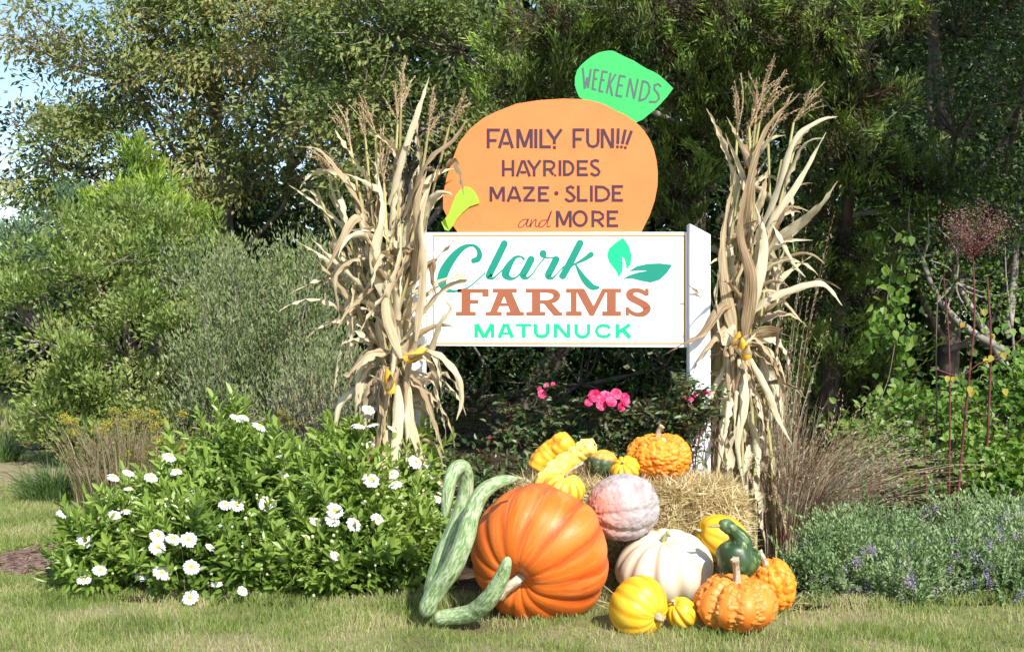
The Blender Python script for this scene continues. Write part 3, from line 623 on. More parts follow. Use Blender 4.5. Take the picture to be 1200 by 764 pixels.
tree('shade_tree', 'dense dark tree standing deep behind the right corn stalks', 'tree', (4.6, 19.5, 0),
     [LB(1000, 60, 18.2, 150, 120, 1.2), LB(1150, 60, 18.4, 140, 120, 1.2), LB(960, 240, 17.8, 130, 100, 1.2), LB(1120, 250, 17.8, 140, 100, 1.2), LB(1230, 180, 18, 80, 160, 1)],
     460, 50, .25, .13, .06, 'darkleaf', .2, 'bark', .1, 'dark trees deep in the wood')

tree('oak_tree', 'unseen spreading tree added just past the right edge to shade the wood', 'tree', (8.6, 9.6, 0),  # added outside the view so its crown casts shade over the wood
     [((5.0, 8.9, 5.8), (1.5, 1.2, 1.0)), ((6.6, 9.2, 6.4), (1.6, 1.3, 1.4)), ((4.4, 9.4, 7.2), (1.5, 1.2, 1.1)), ((5.8, 9.0, 8.2), (1.8, 1.3, 1.3)), ((7.8, 9.2, 8.0), (1.5, 1.3, 1.5)), ((3.6, 9.6, 6.2), (1.1, 1.0, .8)), ((2.3, 10.4, 6.6), (1.3, .9, .8))],
     480, 44, .26, .16, .08, 'darkleaf', .22, 'greybark', .2, 'broadleaf trees at the wood edge', back=9)
# --- dense woods far behind as one mass, and a low far tree line
def woods():
    lob = []
    for u in range(60, 1300, 75):
        for v in (20, 150, 290, 400):
            if u < 370 and v < 200: continue
            if u < 200 and v < 330: continue
            lob.append(LB(u+rng.uniform(-20, 20), v+rng.uniform(-25, 25), 24+rng.uniform(-1.5, 1.5), 62, 85, 1.2))
    cl, out, _ = clumps(lob, 2400, .2, .7, gap=0)
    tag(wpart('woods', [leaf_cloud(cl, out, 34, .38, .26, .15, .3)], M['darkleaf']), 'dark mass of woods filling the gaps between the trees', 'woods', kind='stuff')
    lob = [LB(u, 348+rng.uniform(-12, 8), 60+rng.uniform(-4, 4), 36, 34, 3) for u in range(-70, 160, 28)]
    cl, out, _ = clumps(lob, 420, .2, .6, gap=0)
    tag(wpart('far_trees', [leaf_cloud(cl, out, 40, .55, .45, .25, .3)], M['baccharis']), 'low pale tree line far off at the left edge', 'woods', kind='stuff')
woods()

# --- big shrubs left
tree('bayberry_shrub', 'big rounded glossy green shrub at the left', 'shrub', (-3.6, 13.2, 0),
     [LB(110, 330, 12.4, 100, 75, .8), LB(210, 330, 12.6, 90, 70, .8), LB(60, 400, 12.2, 75, 80, .8), LB(150, 420, 12.0, 100, 90, .7), LB(290, 350, 12.9, 80, 60, .7), LB(95, 480, 11.9, 60, 60, .6), LB(230, 430, 12.2, 80, 70, .6),
      LB(150, 280, 12.9, 80, 40, .6), LB(10, 340, 12.8, 50, 45, .6), LB(130, 510, 11.7, 60, 40, .4), LB(180, 480, 11.7, 60, 60, .5)],
     1250, 40, .07, .066, .030, 'holly', .05, 'greybark', .25, None, droop=-.35, shell=.72, flat=.8, outw=1.1, back=.3, pads=20, psize=.21, pflat=.8)
def wispy(name, label, base, lobes, n, per, rc, L, W, mat, stems=60, group=None):
    base = np.array(base, float); th = thing(name, label, 'shrub', tuple(base), group)
    cl, out, ids = clumps(lobes, n, .4, .5, pads=12, psize=.38, pflat=1.5); br = []
    for i in rng.choice(len(cl), min(stems, len(cl)), replace=False):
        b = base+np.array([rng.uniform(-.5, .5), rng.uniform(-.2, .2), 0]); br.append(limb(b*[1, 1, 0]+(cl[i]-b)*[.25, 0, 0], cl[i], .009, .003, .05, 7, 4))
    wpart('stem', br, M['greybark'], th, True)['label'] = 'thin upright bare stems'
    out2 = unit(out*.5+[0, 0, 1]); wpart('crown', [leaf_cloud(cl, out2, per, rc, L, W, -.3, .9, .6, flat=1.4)], M[mat], th)
    return th
wispy('saltbush_shrub', 'grey green fine leaved shrub between the big shrub and the left corn stalks', (-1.9, 10.6, 0),
      [LB(300, 400, 10.4, 75, 75, .5), LB(370, 370, 10.6, 60, 75, .5), LB(260, 460, 10.2, 60, 45, .4), LB(350, 450, 10.3, 75, 50, .4), LB(395, 330, 10.9, 35, 40, .4), LB(270, 350, 10.9, 50, 45, .4)],
      620, 36, .07, .048, .015, 'baccharis', 110)
wispy('saltbush_shrub', 'low grey green shrub in shade behind the daisies and left corn stalks', (-1.3, 9.4, 0),
      [LB(400, 470, 9.2, 60, 50, .35), LB(330, 500, 9.1, 60, 35, .3), LB(450, 500, 9.3, 60, 40, .3)],
      220, 34, .065, .044, .014, 'baccharis', 60)
# dark understorey in shade behind sign
tree('laurel_shrub', 'dark shaded shrub under the sign behind the roses', 'shrub', (.0, 14.2, 0),
     [LB(570, 430, 13.6, 80, 80, .6), LB(680, 450, 13.6, 90, 80, .6), LB(780, 430, 13.7, 90, 90, .6), LB(480, 430, 13.9, 80, 90, .6), LB(860, 470, 13.5, 80, 80, .6), LB(620, 340, 14.2, 160, 60, .6), LB(420, 330, 14.4, 80, 80, .6)],
     520, 40, .14, .07, .035, 'darkleaf', .05, 'bark', .25, None, droop=.1, shell=.6)
# bright understorey at right edge
tree('bramble_thicket', 'bright green leafy thicket behind the purple flowers at right', 'shrub', (4.0, 9.9, 0),
     [LB(1060, 530, 9.2, 60, 50, .4), LB(1150, 520, 9.2, 80, 60, .45), LB(1195, 470, 9.3, 35, 50, .3), LB(1110, 560, 8.9, 100, 50, .4), LB(1000, 570, 9.4, 50, 30, .3)],
     300, 26, .10, .062, .046, 'vineleaf', .02, 'bark', .3, None, droop=.5, shell=.5, six=True)
tree('bramble_thicket', 'shaded small leaved thicket in front of the dark right hand trees', 'shrub', (4.4, 11.6, 0),
     [LB(1120, 330, 11.6, 80, 60, .5), LB(1190, 260, 11.6, 60, 80, .5), LB(1080, 300, 11.8, 50, 60, .4)],
     60, 34, .16, .045, .028, 'vineleaf', .02, 'greybark', .7, None, droop=.2, shell=.3)
# climbing vine: every leaf its own part
def vine(pix, n, label, size=.075):
    th = thing('climbing_vine', label, 'vine', tuple(P(pix[-1][0], pix[-1][1], pix[-1][2])))
    path = spline([P(*p) for p in pix], 40); wpart('stem', [tube(path, .004, 5)], M['bark'], th, True)
    ms = []
    for k in range(4):
        a = leaves(np.zeros((1, 3)), [[0, 0, -1.]], [[.1, -1, .25]], size*(.8+.15*k), size*(.85+.1*k), [.25*k+.1], .12, True); ms.append(make_mesh('leaf', [a], M['vineleaf']))
    for i in range(n):
        q = path[rng.integers(0, 40)]+rng.normal(size=3)*[.085, .06, .05]; o = link('leaf', ms[i % 4], th); o.location = Vector(q)-total_loc(th)
        o.rotation_euler = (rng.normal()*.5, rng.normal()*.7, rng.normal()*.7)
    return th
vine([(1045, 310, 10.6), (1040, 350, 10.4), (1035, 400, 10.3), (1050, 385, 10.2), (1042, 440, 10.1), (1030, 480, 10), (1045, 520, 9.9)], 190, 'bright sunlit vine hanging in front of the dark juniper', .07)
vine([(1045, 268, 11), (1052, 275, 11), (1058, 282, 11), (1040, 262, 11)], 7, 'few pale vine leaves high above the bright vine', .085)
def creeper(u, v, Y, label, red=False):
    c = P(u, v, Y); th = thing('creeper_sprig', label, 'vine', tuple(c), 'creeper sprigs on the juniper')
    for i in range(5):
        a = i/5*6.28+.6; m = make_mesh('leaf', [leaves([[0, 0, 0.]], [[math.cos(a), -.3, math.sin(a)]], [[.1, -1, .2]], .10, .055, [.7], .1, True)], M['seedhead'] if red and i == 1 else M['vineleaf'])
        o = link('leaf', m, th)
        if red and i == 1: o['label'] = 'small red leaf'
creeper(980, 98, 10.6, 'green five leaved sprig with one red leaf right of the right tassels', True)
creeper(1030, 148, 10.8, 'green five leaved sprig in mid air below the upper right juniper')

# ================================================================== CORN SHOCKS
def ribbon(path, width, up0, twist=0., curl=.5, ruffle=.012, nseg=None, seed=0):
    p = np.asarray(path, float); n = len(p); r = np.random.default_rng(seed)
    T = unit(np.gradient(p, axis=0)); S = np.cross(T[0], up0); S = unit(S if np.linalg.norm(S) > 1e-3 else np.array([1., 0, 0])); V = []
    t = np.linspace(0, 1, n); ph = r.random()*6; m = 6
    for i in range(n):
        S = unit(S-T[i]*np.dot(S, T[i])); U = np.cross(T[i], S); a = twist*t[i]+.5*math.sin(t[i]*5+ph)*min(1, abs(twist)+.3)
        s = S*math.cos(a)+U*math.sin(a); u = np.cross(T[i], s); cc = curl*(1+.5*math.sin(t[i]*7+ph))
        for j in range(m+1):
            q = j/m*2-1; w = width[i]/2
            V.append(p[i]+s*w*math.sin(q*min(1.5, cc+.3))/max(.3, min(1.5, cc+.3))+u*w*cc*.7*q*q+u*ruffle*math.sin(t[i]*38+ph+q*2)*q*q*(width[i] > .012))
    i = np.arange(n-1)[:, None]*(m+1); j = np.arange(m)[None, :]
    Fc = np.stack([i+j, i+j+1, i+m+2+j, i+m+1+j], -1).reshape(-1, 4)
    uv = np.stack([np.tile(np.arange(m+1)/m, n)*.6, np.repeat(t*2.2, m+1)], -1)
    return np.array(V), Fc, r.random(), uv

def wprof(n, w, tip=1.7): t = np.linspace(0, 1, n); return w*np.minimum(1, .35+t*5)*(1-t**tip)*.98+.003

def drop_path(p0, d0, length, n=16, g=.10, kink=None, r=None):
    p = [np.array(p0, float)]; d = unit(np.array(d0, float)); st = length/n
    for i in range(n):
        d = unit(d+np.array([0, 0, -g])*(.4+i/n*1.6)+r.normal(size=3)*.07)
        if kink is not None and i == kink: d = unit(d*.35+np.array([0, 0, -1.])+r.normal(size=3)*.3)
        p.append(p[-1]+d*st)
    return spline(p, n+1)

def pl(*pts): return [P(*p) for p in pts]

def corn_shock(label, waist, foot, tops, cobs, special, seed, nleaf=7, extra_stalks=6):
    r = np.random.default_rng(seed); wz = np.array(waist); fz = np.array(foot)
    th = thing('corn_shock', label, 'corn shock', (float(fz[0]), float(fz[1]), 0), 'bundles of dried corn stalks tied to the sign posts')
    specs = [(np.array(a), np.array(b)) for a, b in tops]
    for _ in range(extra_stalks):
        a = specs[r.integers(0, len(specs))][0]+r.normal(size=3)*[.09, .07, .10]+[0, 0, -.35*r.random()]; specs.append((a, None))
    K = 0
    for top, tip in specs:
        K += 1
        off = r.normal(size=3)*[.05, .045, .02]; wp = wz+off; ft = fz+off*2.2+r.normal(size=3)*[.05, .05, 0]; ft[2] = .02
        mid = (wp+top)/2+np.array([(top[0]-wz[0])*.08, 0, 0])+r.normal(size=3)*.02
        path = spline([ft, (ft+wp)/2+r.normal(size=3)*.015, wp, mid, top], 26)
        rad = np.linspace(.0125, .006, 26); nd_ = (np.arange(26) % 4 == 0)*.0015
        s = wpart('stalk', [tube(path, rad+nd_, 7)], M['cornstalk'], th, True); s.data.attributes['rnd']
        nl = nleaf+r.integers(-1, 3)
        for j in range(nl):
            f = .10+.86*(j+r.random()*.6)/nl; idx = min(24, int(f*25)); b = path[idx]; tdir = unit(path[min(25, idx+1)]-path[idx-1])
            az = r.random()*6.28; side = np.array([math.cos(az), math.sin(az)*.8-.15, 0])
            down = f < .42
            d = unit(tdir*(1.0 if not down else .35)+side*(.16+.42*r.random()**1.5)) if not (down and r.random() < .7) else unit(side*.45-tdir*.6)
            L = r.uniform(.30, .58)*(1 if f < .8 else .8); g = r.uniform(-.02, .11)**1 if f > .45 else r.uniform(.05, .25)
            kk = r.integers(4, 11) if r.random() < .35 else None
            pth = drop_path(b, d, L, 18, g, kk, r); pth[:, 2] = np.maximum(pth[:, 2], .03)
            # sheath: start hugging the stalk
            pth = np.vstack([path[max(0, idx-2)], pth]); n_ = len(pth)
            wd = wprof(n_, r.uniform(.038, .078)); o = wpart('leaf', [ribbon(pth, wd, side+[0, 0, .3], r.uniform(-3., 3.), r.uniform(.3, 1.4), .009, seed=int(r.integers(1e9)))], M['cornleaf'], s, True)
        if tip is not None:
            ax = tip-top; L = np.linalg.norm(ax); parts = []; cpath = spline([top, top+ax*.5+r.normal(size=3)*.012, tip], 12)
            br = [(cpath, .0042)]
            for q in range(7):
                f = .02+.5*q/7; b = top+ax*f; dd = unit(unit(ax)*1.0+r.normal(size=3)*[.24, .24, .10]); bl = L*r.uniform(.4, .72)*(1-.4*f)
                bp = [b]; d = dd
                for _ in range(6): d = unit(d+np.array([0, 0, -.10*r.random()])+r.normal(size=3)*.06); bp.append(bp[-1]+d*bl/6)
                br.append((spline(bp, 10), .0026))
            for pth, rr in br:
                parts.append(tube(pth, np.linspace(rr, rr*.6, len(pth)), 4))
                m = 5*len(pth); t = r.random(m)*(len(pth)-1.01); i0 = t.astype(int); pp = pth[i0]+(pth[i0+1]-pth[i0])*(t-i0)[:, None]
                D = unit(unit(pth[i0+1]-pth[i0])+r.normal(size=(m, 3))*.45)
                lf = leaves(pp, D, r.normal(size=(m, 3)), L*.04+.006, .0042, r.random(m)); parts.append((lf[0], lf[1], lf[2], np.random.default_rng(1).random((len(lf[0]), 2))))
            wpart('tassel', parts, M['tassel'], s, True)
    for pts, wd, tw in special:
        pth = spline([P(*p) for p in pts], 26); n_ = 26
        wpart('leaf', [ribbon(pth, wprof(n_, wd, 2.2), [0, -.6, .8], tw, .5, .005, seed=int(r.integers(1e9)))], M['cornleaf'], th, True)
    for (u, v, Y, du, dv, ln, rad) in cobs:
        c = P(u, v, Y); ax = unit(np.array([du, -.25, -dv])); Tn = unit(np.cross(ax, [0.1, 1, 0])); Bn = np.cross(ax, Tn)
        Vv, Ff = [], []; parts = []
        for kz in range(24):
            tt = kz/23; rr = rad*math.sin(math.pi*min(1, .22+tt*.78)**.8)**.6 if tt < 1 else rad*.2
            for ka in range(14):
                an = (ka+(kz % 2)*.5)/14*6.283; ctr = c+ax*(tt-.5)*ln+(Tn*math.cos(an)+Bn*math.sin(an))*rr
                nn = Tn*math.cos(an)+Bn*math.sin(an); tg = np.cross(ax, nn); s_ = rad*.25
                V8 = np.array([ctr-ax*s_*.8-tg*s_*.8, ctr+ax*s_*.8-tg*s_*.8, ctr+ax*s_*.8+tg*s_*.8, ctr-ax*s_*.8+tg*s_*.8, ctr+nn*s_*.6])
                parts.append((V8, np.array([[0, 1, 4], [1, 2, 4], [2, 3, 4], [3, 0, 4]]), r.random()))
        o = wpart('corn_cob', parts, M['kernel'], th, True); o['label'] = 'golden corn cob showing out of its husk'
        for q in range(4):
            a = q/4*6.28+.4; sd = Tn*math.cos(a)+Bn*math.sin(a); st = c-ax*ln*.55
            pth = spline([st, st+sd*rad*1.1+ax*ln*.25, c+sd*rad*(1.3+.6*r.random())+ax*ln*.1, c+sd*rad*(2+2*r.random())+ax*ln*.45], 12)
            wpart('husk', [ribbon(pth, wprof(12, rad*2.2, 2), sd, .3, .6, .002, seed=int(r.integers(1e9)))], M['cornleaf'], o, True)
    for q in range(34):               # husks and leaves hanging in a skirt below the tie
        az = r.random()*6.28; sd = np.array([math.cos(az), math.sin(az)*.8-.25, 0]); b = wz+sd*.07+[0, 0, r.uniform(-.25, .10)]
        pth = drop_path(b, unit(sd*(.25+.5*r.random())+[0, 0, -.35+.5*r.random()]), r.uniform(.28, .52), 16, r.uniform(.12, .3), r.integers(4, 9) if r.random() < .4 else None, r); pth[:, 2] = np.maximum(pth[:, 2], .03)
        wpart('leaf', [ribbon(pth, wprof(17, r.uniform(.04, .08)), sd+[0, 0, .3], r.uniform(-2.5, 2.5), r.uniform(.3, 1.3), .009, seed=int(r.integers(1e9)))], M['cornleaf'], th, True)
    # twine round the waist
    a = np.linspace(0, 4*np.pi, 60); tw = wz+np.stack([np.cos(a)*.105, np.sin(a)*.10, a*.002-.01], -1); wpart('twine', [tube(tw, .004, 5)], M['strawcore'], th, True)
    return th
M['kernel'] = leaf_mat('corn_kernels', [(.62, .30, .02), (.75, .42, .04), (.82, .52, .10)], 0, .35, .5, 9)
YC = 6.74
Ltops = [(pl((470, 128, YC)), pl((477, 68, YC))), (pl((466, 146, YC)), pl((463, 96, YC))), (pl((501, 162, YC)), pl((508, 102, YC))), (pl((526, 150, YC-.05)), pl((546, 103, YC-.08))),
         (pl((440, 156, YC)), pl((420, 110, YC))), (pl((411, 172, YC)), pl((394, 122, YC))), (pl((428, 162, YC)), pl((424, 118, YC))), (pl((392, 204, YC)), pl((360, 172, YC-.05))), (pl((450, 215, YC-.06)), pl((446, 150, YC-.06)))]
Ltops = [(a[0], b[0]) for a, b in Ltops]
corn_shock('tied bundle of dried corn stalks left of the sign, spreading wide at the top', P(462, 412, YC), P(462, 660, YC)*[1, 1, 0], Ltops,
    [(488, 415, YC-.30, .9, -.45, .12, .026), (456, 446, YC-.30, -.15, -.9, .12, .026)],
    [([(458, 412, YC-.12), (430, 415, YC-.2), (405, 440, YC-.22), (408, 436, YC-.22)], .06, .3), ([(490, 408, YC-.1), (515, 415, YC-.2), (537, 440, YC-.22), (541, 470, YC-.2), (535, 492, YC-.2)], .05, .4),
     ([(470, 400, YC-.08), (500, 360, YC-.15), (522, 336, YC-.2), (545, 326, YC-.22), (515, 330, YC-.25), (505, 345, YC-.25)], .055, .2),
     ([(470, 430, YC-.1), (495, 455, YC-.16), (508, 490, YC-.18), (520, 530, YC-.2)], .05, -.4), ([(440, 300, YC-.05), (410, 305, YC-.1), (392, 325, YC-.15), (397, 368, YC-.15)], .06, .5),
     ([(445, 290, YC-.05), (420, 255, YC-.1), (398, 285, YC-.15), (380, 322, YC-.15)], .055, .4), ([(430, 250, YC-.04), (400, 205, YC-.1), (375, 176, YC-.12), (353, 172, YC-.15)], .03, .4),
     ([(470, 260, YC-.05), (500, 190, YC-.15), (530, 165, YC-.18), (548, 140, YC-.2)], .04, .4), ([(455, 240, YC-.05), (470, 190, YC-.12), (490, 130, YC-.16), (503, 90, YC-.16)], .045, .6),
     ([(485, 330, YC-.1), (490, 280, YC-.15), (488, 240, YC-.15), (500, 200, YC-.12)], .07, .2), ([(450, 350, YC-.1), (440, 300, YC-.16), (450, 250, YC-.18), (440, 190, YC-.14)], .07, .3),
     ([(487, 400, YC-.2), (496, 320, YC-.22), (493, 260, YC-.2), (505, 215, YC-.15)], .045, .1), ([(470, 420, YC-.2), (452, 360, YC-.22), (470, 300, YC-.2), (468, 240, YC-.15)], .05, .5),
     ([(500, 425, YC-.1), (515, 380, YC-.2), (528, 362, YC-.22), (520, 350, YC-.2)], .04, .9),
     ([(455, 430, YC-.15), (448, 480, YC-.2), (440, 530, YC-.2), (436, 560, YC-.2)], .06, .4), ([(475, 440, YC-.15), (480, 490, YC-.2), (494, 540, YC-.2), (488, 580, YC-.2)], .06, -.3), ([(465, 450, YC-.18), (466, 500, YC-.22), (462, 560, YC-.22), (468, 600, YC-.2)], .065, .2)],
    11, nleaf=10, extra_stalks=10)
YD = 7.02
Rtops = [((886, 136, YD), (907, 66, YD-.05)), ((890, 144, YD), (920, 82, YD)), ((864, 156, YD), (868, 86, YD)), ((930, 144, YD), (967, 96, YD-.05)), ((878, 150, YD-.05), (896, 92, YD-.05)), ((900, 160, YD), (928, 110, YD)), ((872, 200, YD), (882, 128, YD))]
Rtops = [(P(*a), P(*b)) for a, b in Rtops]
corn_shock('tied bundle of dried corn stalks right of the white post, leaning right at the top', P(864, 405, YD), P(858, 640, YD)*[1, 1, 0], Rtops,
    [(872, 408, YD-.30, -.3, -.9, .11, .026), (864, 398, YD-.28, .2, -.9, .08, .022)],
    [([(868, 380, YD-.08), (895, 352, YD-.15), (930, 338, YD-.2), (965, 333, YD-.22), (987, 358, YD-.22)], .06, .3), ([(880, 345, YD-.08), (905, 340, YD-.12), (925, 360, YD-.15), (940, 378, YD-.15)], .025, .4),
     ([(886, 300, YD-.05), (905, 260, YD-.12), (935, 215, YD-.15), (968, 155, YD-.15)], .055, .5), ([(880, 290, YD-.05), (908, 230, YD-.12), (930, 165, YD-.15), (960, 142, YD-.15), (981, 137, YD-.15)], .045, .4),
     ([(872, 280, YD-.05), (880, 210, YD-.14), (900, 150, YD-.15), (937, 110, YD-.15)], .05, .4), ([(890, 300, YD-.05), (910, 265, YD-.12), (925, 242, YD-.15), (955, 250, YD-.16)], .035, .5),
     ([(905, 260, YD-.1), (918, 285, YD-.14), (930, 310, YD-.15), (944, 325, YD-.15)], .03, .4),
     ([(862, 355, YD-.12), (845, 360, YD-.2), (825, 388, YD-.24), (800, 402, YD-.26), (776, 417, YD-.26)], .055, .6), ([(862, 380, YD-.12), (838, 395, YD-.2), (818, 420, YD-.22), (812, 440, YD-.22)], .055, .6),
     ([(862, 400, YD-.15), (850, 330, YD-.18), (850, 270, YD-.16), (862, 200, YD-.12)], .07, .3), ([(872, 400, YD-.18), (880, 330, YD-.2), (868, 270, YD-.18), (880, 190, YD-.14)], .075, .4),
     ([(875, 380, YD-.15), (890, 330, YD-.2), (895, 280, YD-.18), (885, 240, YD-.15)], .07, .6), ([(860, 380, YD-.18), (848, 400, YD-.2), (840, 350, YD-.2), (846, 300, YD-.15)], .055, .3),
     ([(866, 420, YD-.15), (873, 470, YD-.22), (865, 520, YD-.22), (872, 578, YD-.2)], .055, .3), ([(880, 420, YD-.12), (900, 460, YD-.18), (912, 490, YD-.18), (928, 520, YD-.18)], .045, .4), ([(856, 430, YD-.12), (850, 480, YD-.18), (846, 520, YD-.2), (840, 560, YD-.2)], .06, -.3),
     ([(885, 395, YD-.1), (905, 420, YD-.15), (915, 455, YD-.15), (908, 480, YD-.15)], .03, .4)],
    23, nleaf=10, extra_stalks=9)

# ================================================================== PUMPKINS AND GOURDS
def pmat(name, cols, attr_lo_hi=None, stripes=None, rough=.38, bump=.12, bscale=60, nscale=5, spec=.5, coat=.15, valley=None, second=None, streak=None):
    """skin colour: noise ramp; valley = colour toward furrows (attribute 'rib'); second = (attr name, colour)"""
    m = bpy.data.materials.new(name); t, nd, lk = nodes(m)
    tc = nd.new('ShaderNodeTexCoord'); nz = nd.new('ShaderNodeTexNoise'); nz.inputs['Scale'].default_value = nscale; nz.inputs['Detail'].default_value = 6
    lk.new(tc.outputs['Object'], nz.inputs['Vector']); mr = nd.new('ShaderNodeMapRange'); mr.inputs[1].default_value = .3; mr.inputs[2].default_value = .7
    lk.new(nz.outputs['Fac'], mr.inputs[0]); n = len(cols); r = ramp(nd, [(i/(n-1), c) for i, c in enumerate(cols)]); lk.new(mr.outputs[0], r.inputs[0]); col = r.outputs[0]
    def mix(fac, c, cur):
        x = nd.new('ShaderNodeMix'); x.data_type = 'RGBA'; lk.new(fac, x.inputs['Factor']); lk.new(cur, x.inputs['A']); x.inputs['B'].default_value = (*c, 1); return x.outputs['Result']
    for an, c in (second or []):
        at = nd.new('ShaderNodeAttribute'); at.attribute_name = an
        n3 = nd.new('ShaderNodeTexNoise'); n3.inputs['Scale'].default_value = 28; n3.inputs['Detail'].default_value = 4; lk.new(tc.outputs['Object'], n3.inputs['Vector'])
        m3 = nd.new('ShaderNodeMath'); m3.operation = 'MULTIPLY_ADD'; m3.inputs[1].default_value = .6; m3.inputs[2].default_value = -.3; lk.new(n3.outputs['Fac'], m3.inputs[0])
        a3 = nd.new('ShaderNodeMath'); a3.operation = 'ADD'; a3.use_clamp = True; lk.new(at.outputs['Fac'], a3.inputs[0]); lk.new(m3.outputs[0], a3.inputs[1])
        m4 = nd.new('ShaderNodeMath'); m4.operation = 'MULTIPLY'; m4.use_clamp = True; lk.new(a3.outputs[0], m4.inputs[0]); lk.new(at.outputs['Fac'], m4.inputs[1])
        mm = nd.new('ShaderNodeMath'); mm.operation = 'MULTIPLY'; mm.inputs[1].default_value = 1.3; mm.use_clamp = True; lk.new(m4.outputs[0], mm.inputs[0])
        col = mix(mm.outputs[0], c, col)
    if streak:                     # streaks that run along the fruit, by UV
        us, vs, c, lo, hi = streak
        mp = nd.new('ShaderNodeMapping'); mp.inputs['Scale'].default_value = (us, vs, 1); lk.new(tc.outputs['UV'], mp.inputs[0])
        n2 = nd.new('ShaderNodeTexNoise'); n2.inputs['Scale'].default_value = 1; n2.inputs['Detail'].default_value = 4; n2.inputs['Distortion'].default_value = .6; lk.new(mp.outputs[0], n2.inputs['Vector'])
        m2 = nd.new('ShaderNodeMapRange'); m2.inputs[1].default_value = lo; m2.inputs[2].default_value = hi; lk.new(n2.outputs['Fac'], m2.inputs[0]); col = mix(m2.outputs[0], c, col)
    b = nd.new('ShaderNodeBsdfPrincipled'); b.inputs['Roughness'].default_value = rough+.06; b.inputs['Specular IOR Level'].default_value = spec*.75
    b.inputs['Coat Weight'].default_value = coat*.4; b.inputs['Coat Roughness'].default_value = .35
    lk.new(col, b.inputs['Base Color'])
    n4 = nd.new('ShaderNodeTexNoise'); n4.inputs['Scale'].default_value = bscale; n4.inputs['Detail'].default_value = 4; lk.new(tc.outputs['Object'], n4.inputs['Vector'])
    bp = nd.new('ShaderNodeBump'); bp.inputs['Strength'].default_value = bump; bp.inputs['Distance'].default_value = .004; lk.new(n4.outputs['Fac'], bp.inputs['Height']); lk.new(bp.outputs[0], b.inputs['Normal'])
    o = nd.new('ShaderNodeOutputMaterial'); lk.new(b.outputs[0], o.inputs[0]); return m

def fruit_mesh(name, mat, a, h, nrib, depth, seed, nu=120, nv=72, dent=.28, dentr=.35, warts=0, wr=.12, wh=.06, egg=0., lump=.03, sharp=.6, squash=(1, 1), botdent=.15, wartmask=None, bands=None):
    r = np.random.default_rng(seed); ph = np.linspace(0, np.pi, nv+1); th_ = np.arange(nu)/nu*2*np.pi
    PH, TH = np.meshgrid(ph, th_, indexing='ij'); s, c = np.sin(PH), np.cos(PH)
    rr = s**.92; z = c.copy()
    z -= dent*np.exp(-(rr/dentr)**2)*(c > 0); z += botdent*np.exp(-(rr/dentr)**2)*(c < 0)
    off = r.normal(size=nrib)*.12; ribph = nrib*TH/(2*np.pi); k = np.floor(ribph).astype(int) % nrib; f = ribph-np.floor(ribph)
    dk = 1+.35*r.normal(size=nrib); vall = np.abs(np.cos(np.pi*f))**(1/sharp*2.2) # 1 at the furrow
    dd = depth*np.where(f < .5, dk[k], dk[(k+1) % nrib]); mod = np.clip(s*1.25, 0, 1)**.6
    scale = 1-dd*vall*mod+off[k]*.12*np.sin(np.pi*f)*s
    lum = lump*(np.sin(2*TH+r.random()*6)*s+np.sin(3*PH+TH+r.random()*6)*.7)
    scale = scale*(1+lum); rr = rr*(1+egg*c)
    D = np.stack([rr*np.cos(TH)*squash[0], rr*np.sin(TH)*squash[1], z*h/a], -1)*scale[..., None]*a
    wart = np.zeros_like(PH)
    if warts:
        U = np.stack([s*np.cos(TH), s*np.sin(TH), c], -1).reshape(-1, 3)
        cs = rdir(warts, r); 
        if wartmask is not None: cs = cs[wartmask(cs)]
        rad = wr*(.45+.8*r.random(len(cs))); hh = (.4+.8*r.random(len(cs)))
        w_ = np.zeros(len(U))
        for q in range(len(cs)):
            d2 = 2-2*U@cs[q]; w_ = np.maximum(w_, np.sqrt(np.clip(1-d2/rad[q]**2, 0, 1))*hh[q])
        wart = w_.reshape(PH.shape); nrm = unit(D*[1, 1, (a/h)**2]); D = D+nrm*(wart*wh*a)[..., None]
    V = D.reshape(-1, 3); i = np.arange(nv)[:, None]*nu; j = np.arange(nu)[None, :]; jn = (j+1) % nu
    Fc = np.stack([i+j, i+nu+j, i+nu+jn, i+jn], -1).reshape(-1, 4)
    uv = np.stack([TH/(2*np.pi), PH/np.pi], -1).reshape(-1, 2)
    me = make_mesh(name, [(V, Fc, .5, uv)], mat, True)
    for nm, arr in (('rib', vall*mod), ('wart', np.clip(wart*1.6, 0, 1)), ('polar', np.clip(c, -1, 1)*.5+.5), ('pole', np.clip((c-.1)*1.1, 0, 1))):
        at = me.attributes.new(nm, 'FLOAT', 'POINT'); at.data.foreach_set('value', arr.ravel().astype(np.float32))
    return me, z[0, 0]*h*scale[0, 0]

